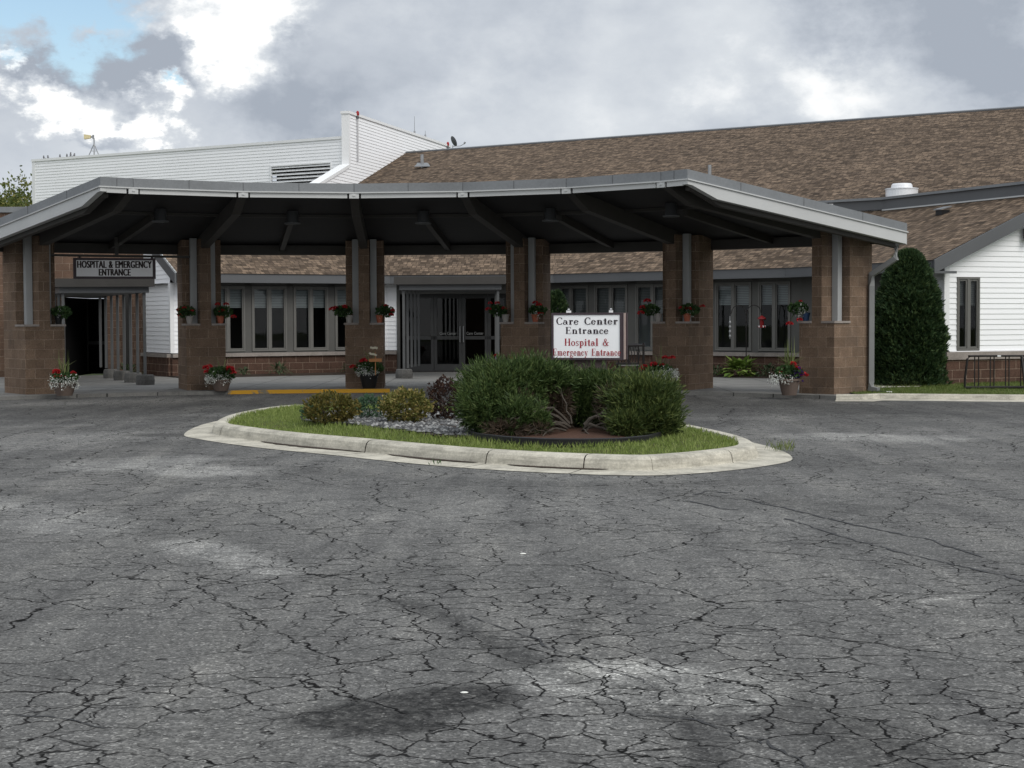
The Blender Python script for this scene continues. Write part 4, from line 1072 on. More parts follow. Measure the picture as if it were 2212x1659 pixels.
wp = MB(); q0 = G(1870, 838, LZ_ + .01); wp.quad(q0, G(1985, 835, LZ_ + .01), G(2000, 829, LZ_ + .01), G(1890, 829, LZ_ + .01)); 
tag(wp.build('path', M['kerb']), kind='structure')
bedm = MB()
for f, t0, t1 in ((FA, -.1, FA.L), (FC, .3, FC.L)):
    f.box(bedm, t0, t1, .0, WALK + .03, .05, 1.25)
tag(bedm.build('planting_bed', M['soil']), kind='structure')

# island -----------------------------------------------------------------
OUT = [(398, 938), (440, 951), (560, 968), (700, 982), (900, 1003), (1100, 1018), (1350, 1028), (1500, 1024), (1650, 1008), (1712, 990), (1640, 960), (1450, 925), (1150, 902), (850, 893), (600, 893), (460, 912)]
cp = [G(x, y, 0) for x, y in OUT]; out = []
for i in range(len(cp)):
    p0, p1, p2, p3 = cp[i - 1], cp[i], cp[(i + 1) % len(cp)], cp[(i + 2) % len(cp)]
    for k in range(12):
        t = k / 12
        out.append(.5 * ((2 * p1) + (p2 - p0) * t + (2 * p0 - 5 * p1 + 4 * p2 - p3) * t * t + (3 * p1 - p0 - 3 * p2 + p3) * t ** 3))
NO = len(out)
def inset(d):
    P_ = out
    for step in range(max(1, int(d / .1 + .5))):
        k_ = d / max(1, int(d / .1 + .5)); nw = []
        for i in range(NO):
            tg = P_[(i + 2) % NO] - P_[i - 2]; nn = Vector((-tg.y, tg.x, 0)).normalized(); nw.append(P_[i] + nn * k_)
        P_ = [(nw[i - 1] + nw[i] * 2 + nw[(i + 1) % NO]) / 4 for i in range(NO)]
    return P_
prof = [(0.0, .006), (.37, .022), (.382, .03), (.392, .085), (.408, .13), (.44, .158), (.49, .168), (.60, .168), (.62, .12)]
rings = [[Vector((q.x, q.y, z)) for q in inset(d)] for d, z in prof]
kb = MB(); gaps = {int(NO * g) for g in (.045, .20, .285, .345, .415, .50, .565, .64, .72, .80, .88, .95)}
for r0, r1 in zip(rings, rings[1:]):
    for i in range(NO):
        j = (i + 1) % NO
        if i in gaps:
            a0 = r0[i].lerp(r0[j], .13); a1 = r1[i].lerp(r1[j], .13); kb.quad(a0, r0[j], r1[j], a1)
        else: kb.quad(r0[i], r0[j], r1[j], r1[i])
tag(kb.build('island_kerb', M['kerb'], None, False), kind='structure')
kd = MB()
for i in gaps:
    j = (i + 1) % NO
    for r0, r1 in zip(rings, rings[1:]):
        dz = Vector((0, 0, -.02)); kd.quad(r0[i] + dz, r0[j] + dz, r1[j] + dz, r1[i] + dz)
tag(kd.build('kerb_joint', M['soil']), kind='structure')
gd_ = MB()
for i0, i1 in ((int(NO * .10), int(NO * .20)), (int(NO * .215), int(NO * .28)), (int(NO * .30), int(NO * .36))):
    ra, rb_ = inset(.25), inset(.381)
    for i in range(i0, i1):
        f0 = math.sin((i - i0) / (i1 - i0) * math.pi) ** .5; f1 = math.sin((i + 1 - i0) / (i1 - i0) * math.pi) ** .5
        w0 = f0 * (.55 + .45 * noise.noise((i * .9, 1, 0))); w1 = f1 * (.55 + .45 * noise.noise(((i + 1) * .9, 1, 0)))
        za = Vector((0, 0, .0215)); zb_ = Vector((0, 0, .0325)); A0 = (rb_[i] + zb_).lerp(ra[i] + za, w0); A1 = (rb_[i + 1] + zb_).lerp(ra[i + 1] + za, w1); gd_.quad(A0, A1, rb_[i + 1] + zb_, rb_[i] + zb_)
tag(gd_.build('gutter_dirt', M['soil']), kind='structure')
inn = inset(.585); cx_ = sum((q for q in inn), Vector()) / NO
isl = MB()
def iz(p):
    d = min((Vector((p.x, p.y, 0)) - q).length for q in inn[::4]); return .135 + .06 * min(1, d / 1.0)
g0 = [Vector((q.x, q.y, .135)) for q in inn]; prevr = g0
for k in range(1, 6):
    cur = []
    for q in inn:
        # shrink towards the island's spine
        ax_ = Vector((.86, -.5, 0)); spine = cx_ + ax_ * max(-2.6, min(2.6, (q - cx_).dot(ax_))); p = q.lerp(spine, k / 5); cur.append(Vector((p.x, p.y, .135 + .06 * min(1, k / 2.5))))
    for i in range(NO): isl.quad(prevr[i], prevr[(i + 1) % NO], cur[(i + 1) % NO], cur[i])
    prevr = cur
tag(isl.build('island_turf', M['turf'], None, False), kind='structure')
def inside(p, poly):
    c_ = False; n = len(poly)
    for i in range(n):
        a_, b_ = poly[i], poly[i - 1]
        if (a_.y > p.y) != (b_.y > p.y) and p.x < (b_.x - a_.x) * (p.y - a_.y) / (b_.y - a_.y) + a_.x: c_ = not c_
    return c_
IZ = .19
rockp = [G(x, y, IZ) for x, y in ((655, 912), (720, 919), (770, 921), (850, 930), (950, 943), (1040, 947), (1060, 915), (1000, 896), (880, 888), (720, 890))]
mulp = [G(x, y, IZ) for x, y in ((1008, 938), (1030, 948), (1100, 956), (1180, 960), (1260, 961), (1340, 959), (1400, 953), (1442, 942), (1460, 925), (1420, 905), (1300, 892), (1120, 895), (1030, 912))]
def sheet(poly, z, mat, name, hump=0.0):
    b = MB(); c_ = sum(poly, Vector()) / len(poly); n = len(poly); R0 = [Vector((q.x, q.y, z)) for q in poly]
    for k in range(1, 5):
        R1 = [Vector((q.x, q.y, 0)).lerp(Vector((c_.x, c_.y, 0)), k / 4) + Vector((0, 0, z + hump * math.sin(k / 4 * math.pi / 2))) for q in poly]
        for i in range(n): b.quad(R0[i], R0[(i + 1) % n], R1[(i + 1) % n], R1[i])
        R0 = R1
    return b.build(name, mat)
tag(sheet(mulp, IZ + .012, M['mulch'], 'mulch_bed', .05), kind='structure')
tag(sheet(rockp, IZ + .008, M['soil'], 'rock_bed', .02), kind='structure')
M['stone'] = foliage('river_stone', (.035, .036, .037), (.11, .112, .114), (.36, .36, .35), 0.0, .7)
b = MB(); bb_ = [min(q.x for q in rockp), max(q.x for q in rockp), min(q.y for q in rockp), max(q.y for q in rockp)]
cnt = 0
while cnt < 2100:
    p = Vector((random.uniform(bb_[0], bb_[1]), random.uniform(bb_[2], bb_[3]), IZ + .025))
    if not inside(p, rockp): continue
    cnt += 1; r = random.uniform(.018, .056); rz = random.random() * 3; e = [random.uniform(.6, 1.2) for _ in range(6)]
    n0 = len(b.v)
    for v_ in ((e[0], 0, 0), (0, e[1], 0), (-e[2], 0, 0), (0, -e[3], 0), (0, 0, .6 * e[4]), (0, 0, -.5)):
        x, y = v_[0] * r, v_[1] * r; b.v.append((p.x + x * math.cos(rz) - y * math.sin(rz), p.y + x * math.sin(rz) + y * math.cos(rz), p.z + v_[2] * r))
    for f_ in ((0, 1, 4), (1, 2, 4), (2, 3, 4), (3, 0, 4), (1, 0, 5), (2, 1, 5), (3, 2, 5), (0, 3, 5)): b.f.append(tuple(n0 + i for i in f_)); b.m.append(0)
tag(b.build('gravel', M['stone'], None, False, False), 'grey and white river stones spread between the low shrubs', None, None, 'stuff')
def grass(name, mat, poly, holes, n, zf_, h0, h1, label):
    b = MB(); bb2 = [min(q.x for q in poly), max(q.x for q in poly), min(q.y for q in poly), max(q.y for q in poly)]; k = 0
    while k < n:
        p = Vector((random.uniform(bb2[0], bb2[1]), random.uniform(bb2[2], bb2[3]), 0))
        k += 1
        if not inside(p, poly) or any(inside(p, h) for h in holes): continue
        p.z = zf_(p); h = random.uniform(h0, h1) * (1 + .5 * noise.noise((p.x * 1.2, p.y * 1.2, 4)))
        d = Vector((random.gauss(0, .45), random.gauss(0, .45), 1)).normalized(); w_ = Vector((random.uniform(-1, 1), random.uniform(-1, 1), 0)).normalized() * .007
        m0 = len(b.v); b.v += [tuple(p - w_), tuple(p + w_), tuple(p + d * h)]; b.f.append((m0, m0 + 1, m0 + 2)); b.m.append(0)
    return tag(b.build(name, mat, None, False, False), label, None, None, 'stuff')
inn_s = inn[::3]
def izf(p):
    d = min((p - q).length for q in inn_s); return .132 + .06 * min(1, d / .8)
grass('grass', M['grass'], inn_s, [mulp, rockp], 60000, izf, .035, .075, 'mown green grass on the traffic island')
lpoly = [pts[0], pts[1], pts[2], pts[3], FGb.w(7, 0), FGb.w(1.2, 0), FD.w(FD.L, 0), FD.w(1.0, 0)]
lpoly = [Vector((q.x, q.y, 0)) for q in lpoly]
grass('lawn_grass', M['grass2'], lpoly, [], 42000, lambda p: LZ_ - .005, .03, .075, 'short patchy grass beside the right gable wall')
def edging(name, label, pl, h=.10):
    Pq = [G(x, y, IZ) for x, y in pl]; b = MB(); S = []
    for a_, c_ in zip(Pq, Pq[1:]):
        for k in range(6): S.append(a_.lerp(c_, k / 6))
    S.append(Pq[-1]); S = [S[0]] + [(S[i - 1] + S[i] * 2 + S[i + 1]) / 4 for i in range(1, len(S) - 1)] + [S[-1]]
    for i in range(len(S) - 1):
        d = (S[i + 1] - S[i]).normalized(); nn = Vector((-d.y, d.x, 0)) * .012
        dz = Vector((0, 0, -.06)); uz = Vector((0, 0, h - .06))
        b.hexa([S[i] - nn + dz, S[i + 1] - nn + dz, S[i + 1] + nn + dz, S[i] + nn + dz, S[i] - nn + uz, S[i + 1] - nn + uz, S[i + 1] + nn + uz, S[i] + nn + uz])
    b.tube([q + Vector((0, 0, h - .06)) for q in S], .017, 6)
    tag(b.build(name, M['black']), label, 'edging')
edging('garden_edging', 'black plastic edging curving round the red mulch under the junipers', ((1004, 936), (1030, 949), (1100, 957), (1180, 961), (1260, 962), (1340, 960), (1400, 954), (1442, 942)), .12)
edging('garden_edging', 'short black edging arc at the left end of the stones', ((650, 905), (655, 913), (690, 917), (730, 920), (770, 922)), .09)

# ------------------------------------------------------------------ plants
def sph():
    while True:
        v = Vector((random.uniform(-1, 1), random.uniform(-1, 1), random.uniform(-1, 1)))
        if .05 < v.length < 1: return v
def blob_leaves(b, c, rad, n, L, Wd, spray=4, upb=.5, shell=.55, lump=.25, flat=1.0, seed=0, keep=None):
    for _ in range(n):
        v = sph(); u = v.normalized(); r = shell + (1 - shell) * random.random() ** .6
        if random.random() < .15: r *= .7
        lm = 1 + lump * noise.noise(Vector((u.x * 2.3 + seed, u.y * 2.3, u.z * 2.3))) + lump * .6 * noise.noise(Vector((u.x * 5 + seed, u.y * 5, u.z * 5)))
        p = Vector((c[0] + u.x * rad[0] * r * lm, c[1] + u.y * rad[1] * r * lm, c[2] + u.z * rad[2] * r * lm))
        if keep and not keep(p): continue
        d = (u + Vector((0, 0, upb)) + Vector((random.gauss(0, .3), random.gauss(0, .3), random.gauss(0, .3)))).normalized()
        for k in range(spray):
            dd = (d + Vector((random.gauss(0, .42), random.gauss(0, .42), random.gauss(0, .42)))).normalized()
            b.leaf(p + d * (L * .35 * k / max(1, spray)), dd, L * random.uniform(.6, 1.2), Wd * random.uniform(.7, 1.2))
def bush(name, label, c, rad, n, L, Wd, mat, group=None, stems=5, spray=4, upb=.5, cat='shrub', **k):
    t = thing(name, label, cat, group, (c[0], c[1], c[2]))
    b = MB(); blob_leaves(b, (0, 0, rad[2] * .95), rad, n, L, Wd, spray, upb, keep=lambda p: p.z > .01, **k); b.build('foliage', mat, t, False, False)
    if stems:
        b = MB()
        for i in range(stems):
            a_ = i * 6.28 / stems + random.random(); e = Vector((math.cos(a_) * rad[0] * .6, math.sin(a_) * rad[1] * .6, rad[2] * 1.1)); b.tube([(0, 0, -.02), e * .5 + Vector((0, 0, .03)), e], .012, 5, r1=.004)
        b.build('stem', M['bark'], t)
    return t
# two spreading junipers round a bare hollow
ZI = IZ + .03
def jun(name, label, base_, blobs, mat, twigs, seed):
    t = thing(name, label, 'shrub', None, base_); b = MB(); B0 = Vector(base_)
    for (x, y, Y, rx, ry, rz_, n) in blobs:
        c_ = V(x, y, Y) - B0
        blob_leaves(b, c_, (rx, ry, rz_), n, .085, .0155, 6, .55, .60, .42, seed=seed + x, keep=lambda p: p.z > .0)
        for _ in range(int(n * .10)):
            u = sph().normalized(); u.z = abs(u.z) * .9 + .05; p = c_ + Vector((u.x * rx, u.y * ry, u.z * rz_)) * random.uniform(.92, 1.08)
            if p.z < .05: continue
            d = (u + Vector((0, 0, .45)) + Vector((random.gauss(0, .25), random.gauss(0, .25), random.gauss(0, .2)))).normalized()
            for k in range(6): b.leaf(p + d * .03 * k, (d + Vector((random.gauss(0, .3), random.gauss(0, .3), random.gauss(0, .3)))).normalized(), random.uniform(.05, .10), .012)
    b.build('foliage', mat, t, False, False)
    b = MB()
    for (x0, y0, Y0, x1, y1, Y1, r, sag) in twigs:
        A_, C_ = V(x0, y0, Y0) - B0, V(x1, y1, Y1) - B0; m_ = A_.lerp(C_, .5) + Vector((0, 0, sag))
        q = [A_.lerp(m_, k / 5).lerp(m_.lerp(C_, k / 5), k / 5) + Vector((random.gauss(0, .012), random.gauss(0, .012), random.gauss(0, .012))) * (0 if k in (0,) else 1) for k in range(6)]
        b.tube(q, r, 6, r1=r * .45)
        for k in range(5):
            i = random.randint(2, 5); e = q[i] + Vector((random.gauss(0, .10), random.gauss(-.03, .06), random.gauss(.03, .09))); b.tube([q[i], q[i].lerp(e, .5) + Vector((0, 0, .02)), e], r * .35, 4, r1=r * .12)
    b.build('branch', M['branch'], t)
    return t
j1 = jun('juniper', 'large spreading green juniper with bare grey branches left under the white sign', tuple(G(1225, 938, ZI)),
    [(1085, 862, 20.3, .42, .45, .40, 2600), (1050, 888, 20.0, .29, .35, .30, 1300), (1145, 828, 20.5, .34, .36, .25, 2000), (1205, 838, 20.6, .22, .30, .18, 900), (1120, 905, 19.8, .22, .25, .22, 700), (1040, 850, 20.4, .22, .3, .30, 900), (1288, 838, 20.75, .36, .26, .17, 1300), (1255, 868, 20.6, .16, .14, .22, 500), (1165, 912, 19.75, .09, .10, .11, 200), (1250, 875, 20.9, .40, .14, .32, 1700)],
    M['juniper'],
    [(1225, 925, 20.0, 1130, 945, 19.5, .022, .20), (1228, 920, 20.0, 1118, 905, 19.6, .020, .26), (1230, 915, 20.0, 1140, 895, 19.8, .018, .28), (1235, 915, 20.0, 1212, 850, 20.1, .012, .05), (1232, 922, 20.0, 1150, 930, 19.6, .016, .14), (1222, 930, 19.9, 1170, 943, 19.4, .014, .09)], 1)
j2 = jun('juniper', 'large rounded olive green juniper right of the bare branches', tuple(G(1262, 938, ZI)),
    [(1385, 882, 20.0, .36, .42, .35, 2500), (1412, 908, 19.8, .28, .34, .25, 1200), (1350, 860, 20.4, .24, .34, .22, 1100), (1360, 922, 19.6, .22, .25, .16, 700), (1425, 872, 20.1, .20, .3, .24, 800)],
    M['juniper2'],
    [(1262, 925, 20.0, 1330, 942, 19.6, .02, .16), (1264, 922, 20.0, 1320, 910, 19.8, .018, .2), (1262, 918, 20.0, 1345, 885, 20.0, .02, .14), (1258, 930, 20.0, 1275, 946, 19.5, .014, .07), (1266, 925, 20.0, 1350, 930, 19.5, .014, .12)], 9)
# dead brown twigs in the hollow of the left juniper
b = MB(); B0 = Vector(j1.location)
for (x, y, Y, rx, ry, rz_, n) in ((1200, 880, 20.35, .20, .12, .26, 900), (1090, 930, 19.55, .26, .12, .08, 260), (1130, 880, 20.0, .14, .12, .2, 260), (1165, 930, 19.6, .15, .1, .05, 120)):
    blob_leaves(b, V(x, y, Y) - B0, (rx, ry, rz_), n, .11, .008, 3, .1, .3, .2, seed=x)
b.build('dead_twig', M['dead'], j1, False, False)
b = MB(); B0 = Vector(j2.location)
blob_leaves(b, V(1318, 880, 20.2) - B0, (.13, .13, .24), 420, .11, .008, 3, .1, .3, .2, seed=3); b.build('dead_twig', M['dead'], j2, False, False)
def gp_(x, y): return tuple(G(x, y, ZI))
bush('spirea', 'rounded brown and olive spirea at the left end of the stones', gp_(716, 913), (.36, .34, .20), 900, .05, .028, M['spirea'], None, 6, 4, .5)
bush('spirea', 'yellow tipped golden spirea in the middle of the stones', gp_(876, 910), (.35, .33, .215), 950, .05, .03, M['spirea_y'], None, 6, 4, .5)
bush('barberry', 'dark reddish barberry between the golden spirea and the big juniper', gp_(965, 905), (.27, .28, .29), 800, .045, .022, M['barberry'], None, 7, 4, .5)
bush('dwarf_juniper', 'small blue green juniper between the two spireas', gp_(800, 901), (.22, .22, .15), 420, .06, .014, M['bluejuniper'], None, 3, 4, .4)
bush('dwarf_juniper', 'low green juniper tuft peeping left behind the brown spirea', gp_(672, 903), (.13, .14, .09), 200, .06, .014, M['bluejuniper'], None, 3, 4, .4)
# arborvitae right of the pillar
def cone_tree(name, label, base_, r, h, n, seed, wide=.40):
    t = thing(name, label, 'evergreen shrub', None, base_); b = MB()
    for _ in range(n):
        z = random.random() ** .85; a_ = random.random() * 6.283
        pr = (min(1, (1 - z) / (1 - wide)) ** .45 if z > wide else .93 + .07 * z / wide)
        rr = r * pr * (1 + .20 * noise.noise((math.cos(a_) * 2 + seed, math.sin(a_) * 2, z * 5)) + .16 * noise.noise((math.cos(a_) * 6, math.sin(a_) * 6 + seed, z * 14))) * (.45 + .55 * random.random() ** .35)
        p = Vector((math.cos(a_) * rr, math.sin(a_) * rr, z * h + .02)); d = Vector((math.cos(a_) * .7, math.sin(a_) * .7, .75))
        for k in range(4): b.leaf(p, (d + Vector((random.gauss(0, .4), random.gauss(0, .4), random.gauss(0, .35)))), random.uniform(.08, .15), random.uniform(.025, .05))
    b.build('foliage', M['arbor'], t, False, False)
    b = MB(); b.tube([(0, 0, -.05), (0, 0, h * .8)], .06, 7, r1=.015); b.build('trunk', M['bark'], t)
q = G(1962, 832, LZ_); cone_tree('arborvitae', 'tall dark conical arborvitae beside the white gable wall', (q.x + .0, q.y, LZ_), .79, 2.92, 15000, 2)
q = FC.w(.5, WALK, .9); cone_tree('arborvitae', 'narrow dark evergreen half hidden behind the fourth pillar', (q.x, q.y, WALK), .45, 2.25, 3000, 5)
# hostas and bed plants
def hosta(label, c, r, n, mat, L=.26, Wd=.12, group='plants in the bed under the windows'):
    t = thing('hosta', label, 'plant', group, c); b = MB()
    for i in range(n):
        a_ = random.random() * 6.283; el = random.uniform(.15, 1.2); d = Vector((math.cos(a_) * math.cos(el), math.sin(a_) * math.cos(el), math.sin(el)))
        st = d * r * random.uniform(.35, .8); st.z = abs(st.z) * .8 + .02; dd = (d + Vector((0, 0, -.55))).normalized()
        side_ = dd.cross(Vector((0, 0, 1))).normalized(); Lq = L * random.uniform(.7, 1.15); Wq = Wd * random.uniform(.7, 1.1)
        m_ = st + dd * Lq * .45 + Vector((0, 0, .03)); tip = st + dd * Lq
        b.quad(st, m_ + side_ * Wq / 2, tip, m_); b.quad(st, m_, tip, m_ - side_ * Wq / 2)
    b.build('foliage', mat, t); b = MB()
    for i in range(6): a_ = i; b.tube([(0, 0, -.02), (math.cos(a_) * r * .3, math.sin(a_) * r * .3, r * .45)], .01, 5)
    b.build('stalk', mat, t)
def bedp(f, xv, o): k = f.at(xv, o); q = f.w(k, WALK + .03, o); return (q.x, q.y, q.z)
hosta('broad bright green hosta under the right windows', bedp(FC, 1598, .9), .56, 190, M['hosta'], .30, .17)
hosta('dark small leaved hosta left of the bright green one', bedp(FC, 1550, .7), .36, 90, M['hosta_d'], .14, .06)
hosta('dark hosta spilling right of the bright green one', bedp(FC, 1655, .75), .40, 80, M['hosta_d'], .2, .07)
hosta('variegated striped hosta centred under the left windows', bedp(FA, 602, .7), .38, 110, M['hosta_d'], .22, .05)
hosta('small pale plant beside the second pillar from the left', bedp(FA, 525, .8), .26, 60, M['hosta_d'], .14, .05)
hosta('small dark plant just left of the third pillar', bedp(FA, 752, .7), .30, 70, M['hosta_d'], .16, .06)
q = FG.w(FG.L - 1.3, WALK, .8); hosta('leafy green hosta at the foot of the hospital walkway posts', (q.x, q.y, WALK), .42, 90, M['hosta_d'], .24, .08)

# potted flowers
head_me = None
def flower_head(parent, p, s):
    global head_me
    if head_me is None:
        b = MB()
        for _ in range(70):
            u = sph().normalized(); u.z = abs(u.z) * .9 - .15; b.leaf(u * .7, (u + Vector((random.gauss(0, .5), random.gauss(0, .5), random.gauss(0, .5)))), .6, .55)
        o = b.build('flower_head', M['red'], parent, False, False); head_me = o.data
    else:
        o = bpy.data.objects.new('flower_head', head_me); col.objects.link(o); o.parent = parent
    o.location = p; o.scale = (s * 1.2, s * 1.2, s * 1.05); o.rotation_euler.z = random.random() * 6
def planter(name, label, c, pr, ph, potmat, heads, white=0, spikes=0, fol=(.25, .2), group='flower pots on the ground before the pillars', seed=0, whitec=(0, 0), purple=0, shape='bowl', stem=True, folc=(0, 0)):
    random.seed(100 + seed); t = thing(name, label, 'planter', group, c); b = MB()
    prof = [(pr * .66, 0), (pr * .86, ph * .55), (pr * .97, ph * .86), (pr * 1.05, ph * .87), (pr * 1.05, ph), (pr * .93, ph), (pr * .9, ph * .9), (.0, ph * .88)]
    b.lathe((0, 0, 0), prof, 22); b.build('pot', potmat, t)
    b = MB(); fr, fh = fol
    for _ in range(int(500 * (fr / .25) ** 2)):
        u = sph(); p = Vector((folc[0] + u.x * fr, folc[1] * 0 + u.y * fr * .8, ph + fh * .45 + u.z * fh * .6)); b.leaf(p, Vector((u.x, u.y, .5 + u.z)) + Vector((random.gauss(0, .5), random.gauss(0, .5), random.gauss(0, .3))), .065, .06)
    for (hx, hz, s_) in heads:
        e = Vector((hx, -.05 + random.gauss(0, .05), hz)); s0 = Vector((folc[0] + (hx - folc[0]) * .35, 0, ph + .02)); b.tube([s0, s0.lerp(e, .6) + Vector((0, 0, .03)), e], .006, 4)
    b.build('foliage', M['leaf'], t, False, False)
    for (hx, hz, s_) in heads: flower_head(t, (hx, -.06, hz), s_)
    if white:
        b = MB()
        for _ in range(white):
            a_ = random.uniform(math.pi * .95, math.pi * 2.05); rr = pr * random.uniform(.8, 1.35) * random.choice((1, 1, .9)); p = Vector((whitec[0] + math.cos(a_) * rr, math.sin(a_) * rr * .9, ph + whitec[1] + random.gauss(.0, .055) - .06 * (rr / pr - 1)))
            for k in range(2): b.leaf(p + Vector((random.gauss(0, .012), random.gauss(0, .012), random.gauss(0, .012))), sph() + Vector((0, -.4, .4)), .030, .026)
        tag(b.build('white_flower_mass', M['white'], t, False, False), kind='stuff')
    if purple:
        b = MB()
        for _ in range(purple): u = sph(); b.leaf(Vector((.14 + u.x * .12, u.y * .1 - .1, ph + .06 + u.z * .15)), u, .05, .05)
        tag(b.build('purple_flower_mass', M['purple'], t, False, False), kind='stuff')
    if spikes:
        b = MB()
        for i in range(spikes):
            a_ = random.random() * 6.283; l = random.uniform(.45, .75); o1 = Vector((math.cos(a_) * .10, math.sin(a_) * .1, l * .6)); o2 = Vector((math.cos(a_) * .34, math.sin(a_) * .34, l * .80)) if i % 3 else Vector((math.cos(a_) * .1, math.sin(a_) * .1, l * 1.15))
            pp = [Vector((0, 0, ph)), Vector((0, 0, ph)) + o1, Vector((0, 0, ph)) + o2]; sd_ = Vector((-math.sin(a_), math.cos(a_), 0)) * .010
            if abs(sd_.x) < .004: sd_ = Vector((.008, 0, 0))
            b.quad(pp[0] - sd_, pp[0] + sd_, pp[1] + sd_, pp[1] - sd_); b.quad(pp[1] - sd_, pp[1] + sd_, pp[2])
        b.build('grass_spike', M['spike'], t)
    return t
def on_walk(x, Y): return (XV(x, Y), Y, WALK)
planter('flower_planter', 'wide brown bowl of red geraniums and white flowers at the leftmost pillar', on_walk(137, 34.0), .24, .27, M['claybrown'], ((-.14, .48, .075), (-.10, .38, .07), (.0, .37, .075), (.2, .47, .045)), 330, 16, (.26, .18), seed=1)
planter('flower_planter', 'dark bowl with white flowers hanging left at the second pillar', on_walk(476, 35.9), .22, .25, M['claybrown'], ((-.32, .50, .06), (-.24, .53, .055), (-.30, .42, .05), (.20, .47, .08), (.27, .40, .06)), 330, 3, (.30, .24), seed=2, whitec=(-.06, .02))
pl3 = planter('flower_planter', 'black pot of red geraniums with a small wooden sign at the third pillar', on_walk(796, 36.75), .21, .33, M['black'], ((-.11, .62, .07), (-.34, .48, .065)), 260, 4, (.30, .26), seed=3, whitec=(-.02, .06))
planter('flower_planter', 'pot of geraniums mostly hidden behind the juniper top at the fourth pillar', on_walk(1085, 36.4), .22, .33, M['claybrown'], ((-.30, .52, .06), (-.14, .72, .05), (.20, .66, .05)), 120, 3, (.28, .28), seed=4)
planter('flower_planter', 'pot overflowing with white flowers right of the juniper at the fifth pillar', on_walk(1424, 34.9), .24, .28, M['claybrown'], ((-.38, .46, .05), (-.32, .52, .05), (-.12, .56, .065), (.06, .54, .05), (.12, .70, .055), (.27, .70, .055)), 560, 3, (.32, .26), seed=5, whitec=(.10, .08))
planter('flower_planter', 'tall brown pot with arching grass and white flowers at the right pillar', on_walk(1705, 32.75), .215, .33, M['claybrown'], ((.06, .62, .055), (.16, .52, .055), (.12, .55, .04), (.27, .40, .075), (-.18, .45, .035), (-.06, .38, .035)), 200, 34, (.26, .24), seed=6, whitec=(-.13, -.01), purple=60)
# ledge pots
def ledge(i, s_, label, mat, heads, white, seed, lean=0.0):
    a = ANG[i]; t = Vector((math.cos(a), -math.sin(a), 0)); rv = Vector((-math.sin(a), -math.cos(a), 0))
    q = P(RP, a, 1.42 + WALK + .046) + t * (s_ * (FN + .22)) + rv * (RW - .10)
    planter('ledge_pot', label, (q.x, q.y, q.z), .085, .17, mat, heads, white, 0, (.19, .18), 'small flower pots on the pillar ledges', seed, (lean * .6, .04), folc=(lean, 0))
ledge(0, 1, 'dark leafy pot without red blooms on the leftmost pillar ledge', M['black'], (), 8, 11, .06)
ledge(1, -1, 'grey pot of red geraniums on the left ledge of the second pillar', M['paleceramic'], ((-.22, .30, .045), (-.10, .34, .04), (.05, .28, .045), (-.2, .18, .04)), 0, 12, -.08)
ledge(1, 1, 'terracotta pot with a drooping red bloom on the second pillar right ledge', M['terra'], ((-.05, .42, .045), (.14, .42, .045), (.05, .27, .055), (.30, .14, .05)), 0, 13, .06)
ledge(2, -1, 'grey pot trailing red blooms left of the third pillar', M['paleceramic'], ((-.36, .30, .065), (-.30, .34, .045), (-.10, .35, .06)), 8, 14, -.14)
ledge(2, 1, 'terracotta pot leaning red blooms right of the third pillar', M['terra'], ((.15, .38, .04), (.30, .27, .045), (.27, .17, .045)), 20, 15, .12)
ledge(3, -1, 'grey pot of geraniums on the left ledge of the fourth pillar', M['paleceramic'], ((-.38, .28, .055), (-.34, .42, .04), (-.18, .42, .045), (-.04, .30, .05)), 0, 16, -.16)
ledge(3, 1, 'terracotta pot with white sprigs on the fourth pillar right ledge', M['terra'], ((.0, .42, .05), (.08, .38, .05), (.12, .20, .055)), 60, 17, .05)
ledge(4, -1, 'grey pot spreading red blooms left of the fifth pillar', M['paleceramic'], ((-.38, .18, .06), (-.34, .30, .055), (-.24, .44, .06)), 16, 18, -.16)
ledge(4, 1, 'terracotta pot tucked into the right ledge of the fifth pillar', M['terra'], ((-.12, .28, .05), (.02, .27, .05), (.10, .25, .04), (.32, .32, .045)), 24, 19, .05)
ledge(5, -1, 'blue pot of white flowers on the left ledge of the right pillar', M['bluepot'], ((-.12, .40, .03), (-.34, -.06, .055), (-.14, .02, .05)), 150, 20, -.16)
# little wooden sign stuck in the black pot
c0 = Vector((XV(812, 36.5), 36.5, 0)); t = thing('garden_sign', 'small stacked wooden sign with cream lettering in the black pot', 'sign', None, tuple(V(811, 778, 36.4)))
b = MB(); b.box((0, 0, -.08), .02, .02, .5); b.build('stake', M['orange'], t)
b = MB(); b.box((0, -.02, 0), .28, .015, .07, .08); b.build('board', M['orange'], t)
b = MB(); b.tube([(-.11, -.03, .285), (-.05, -.03, .265), (0, -.03, .275), (.05, -.03, .26)], .026, 6); b.build('plaque', M['cream'], t)
b = MB(); b.tube([(-.13, -.03, .165), (-.10, -.03, .135), (-.03, -.03, .13), (.03, -.03, .105)], .024, 6); b.build('plaque', M['cream'], t)

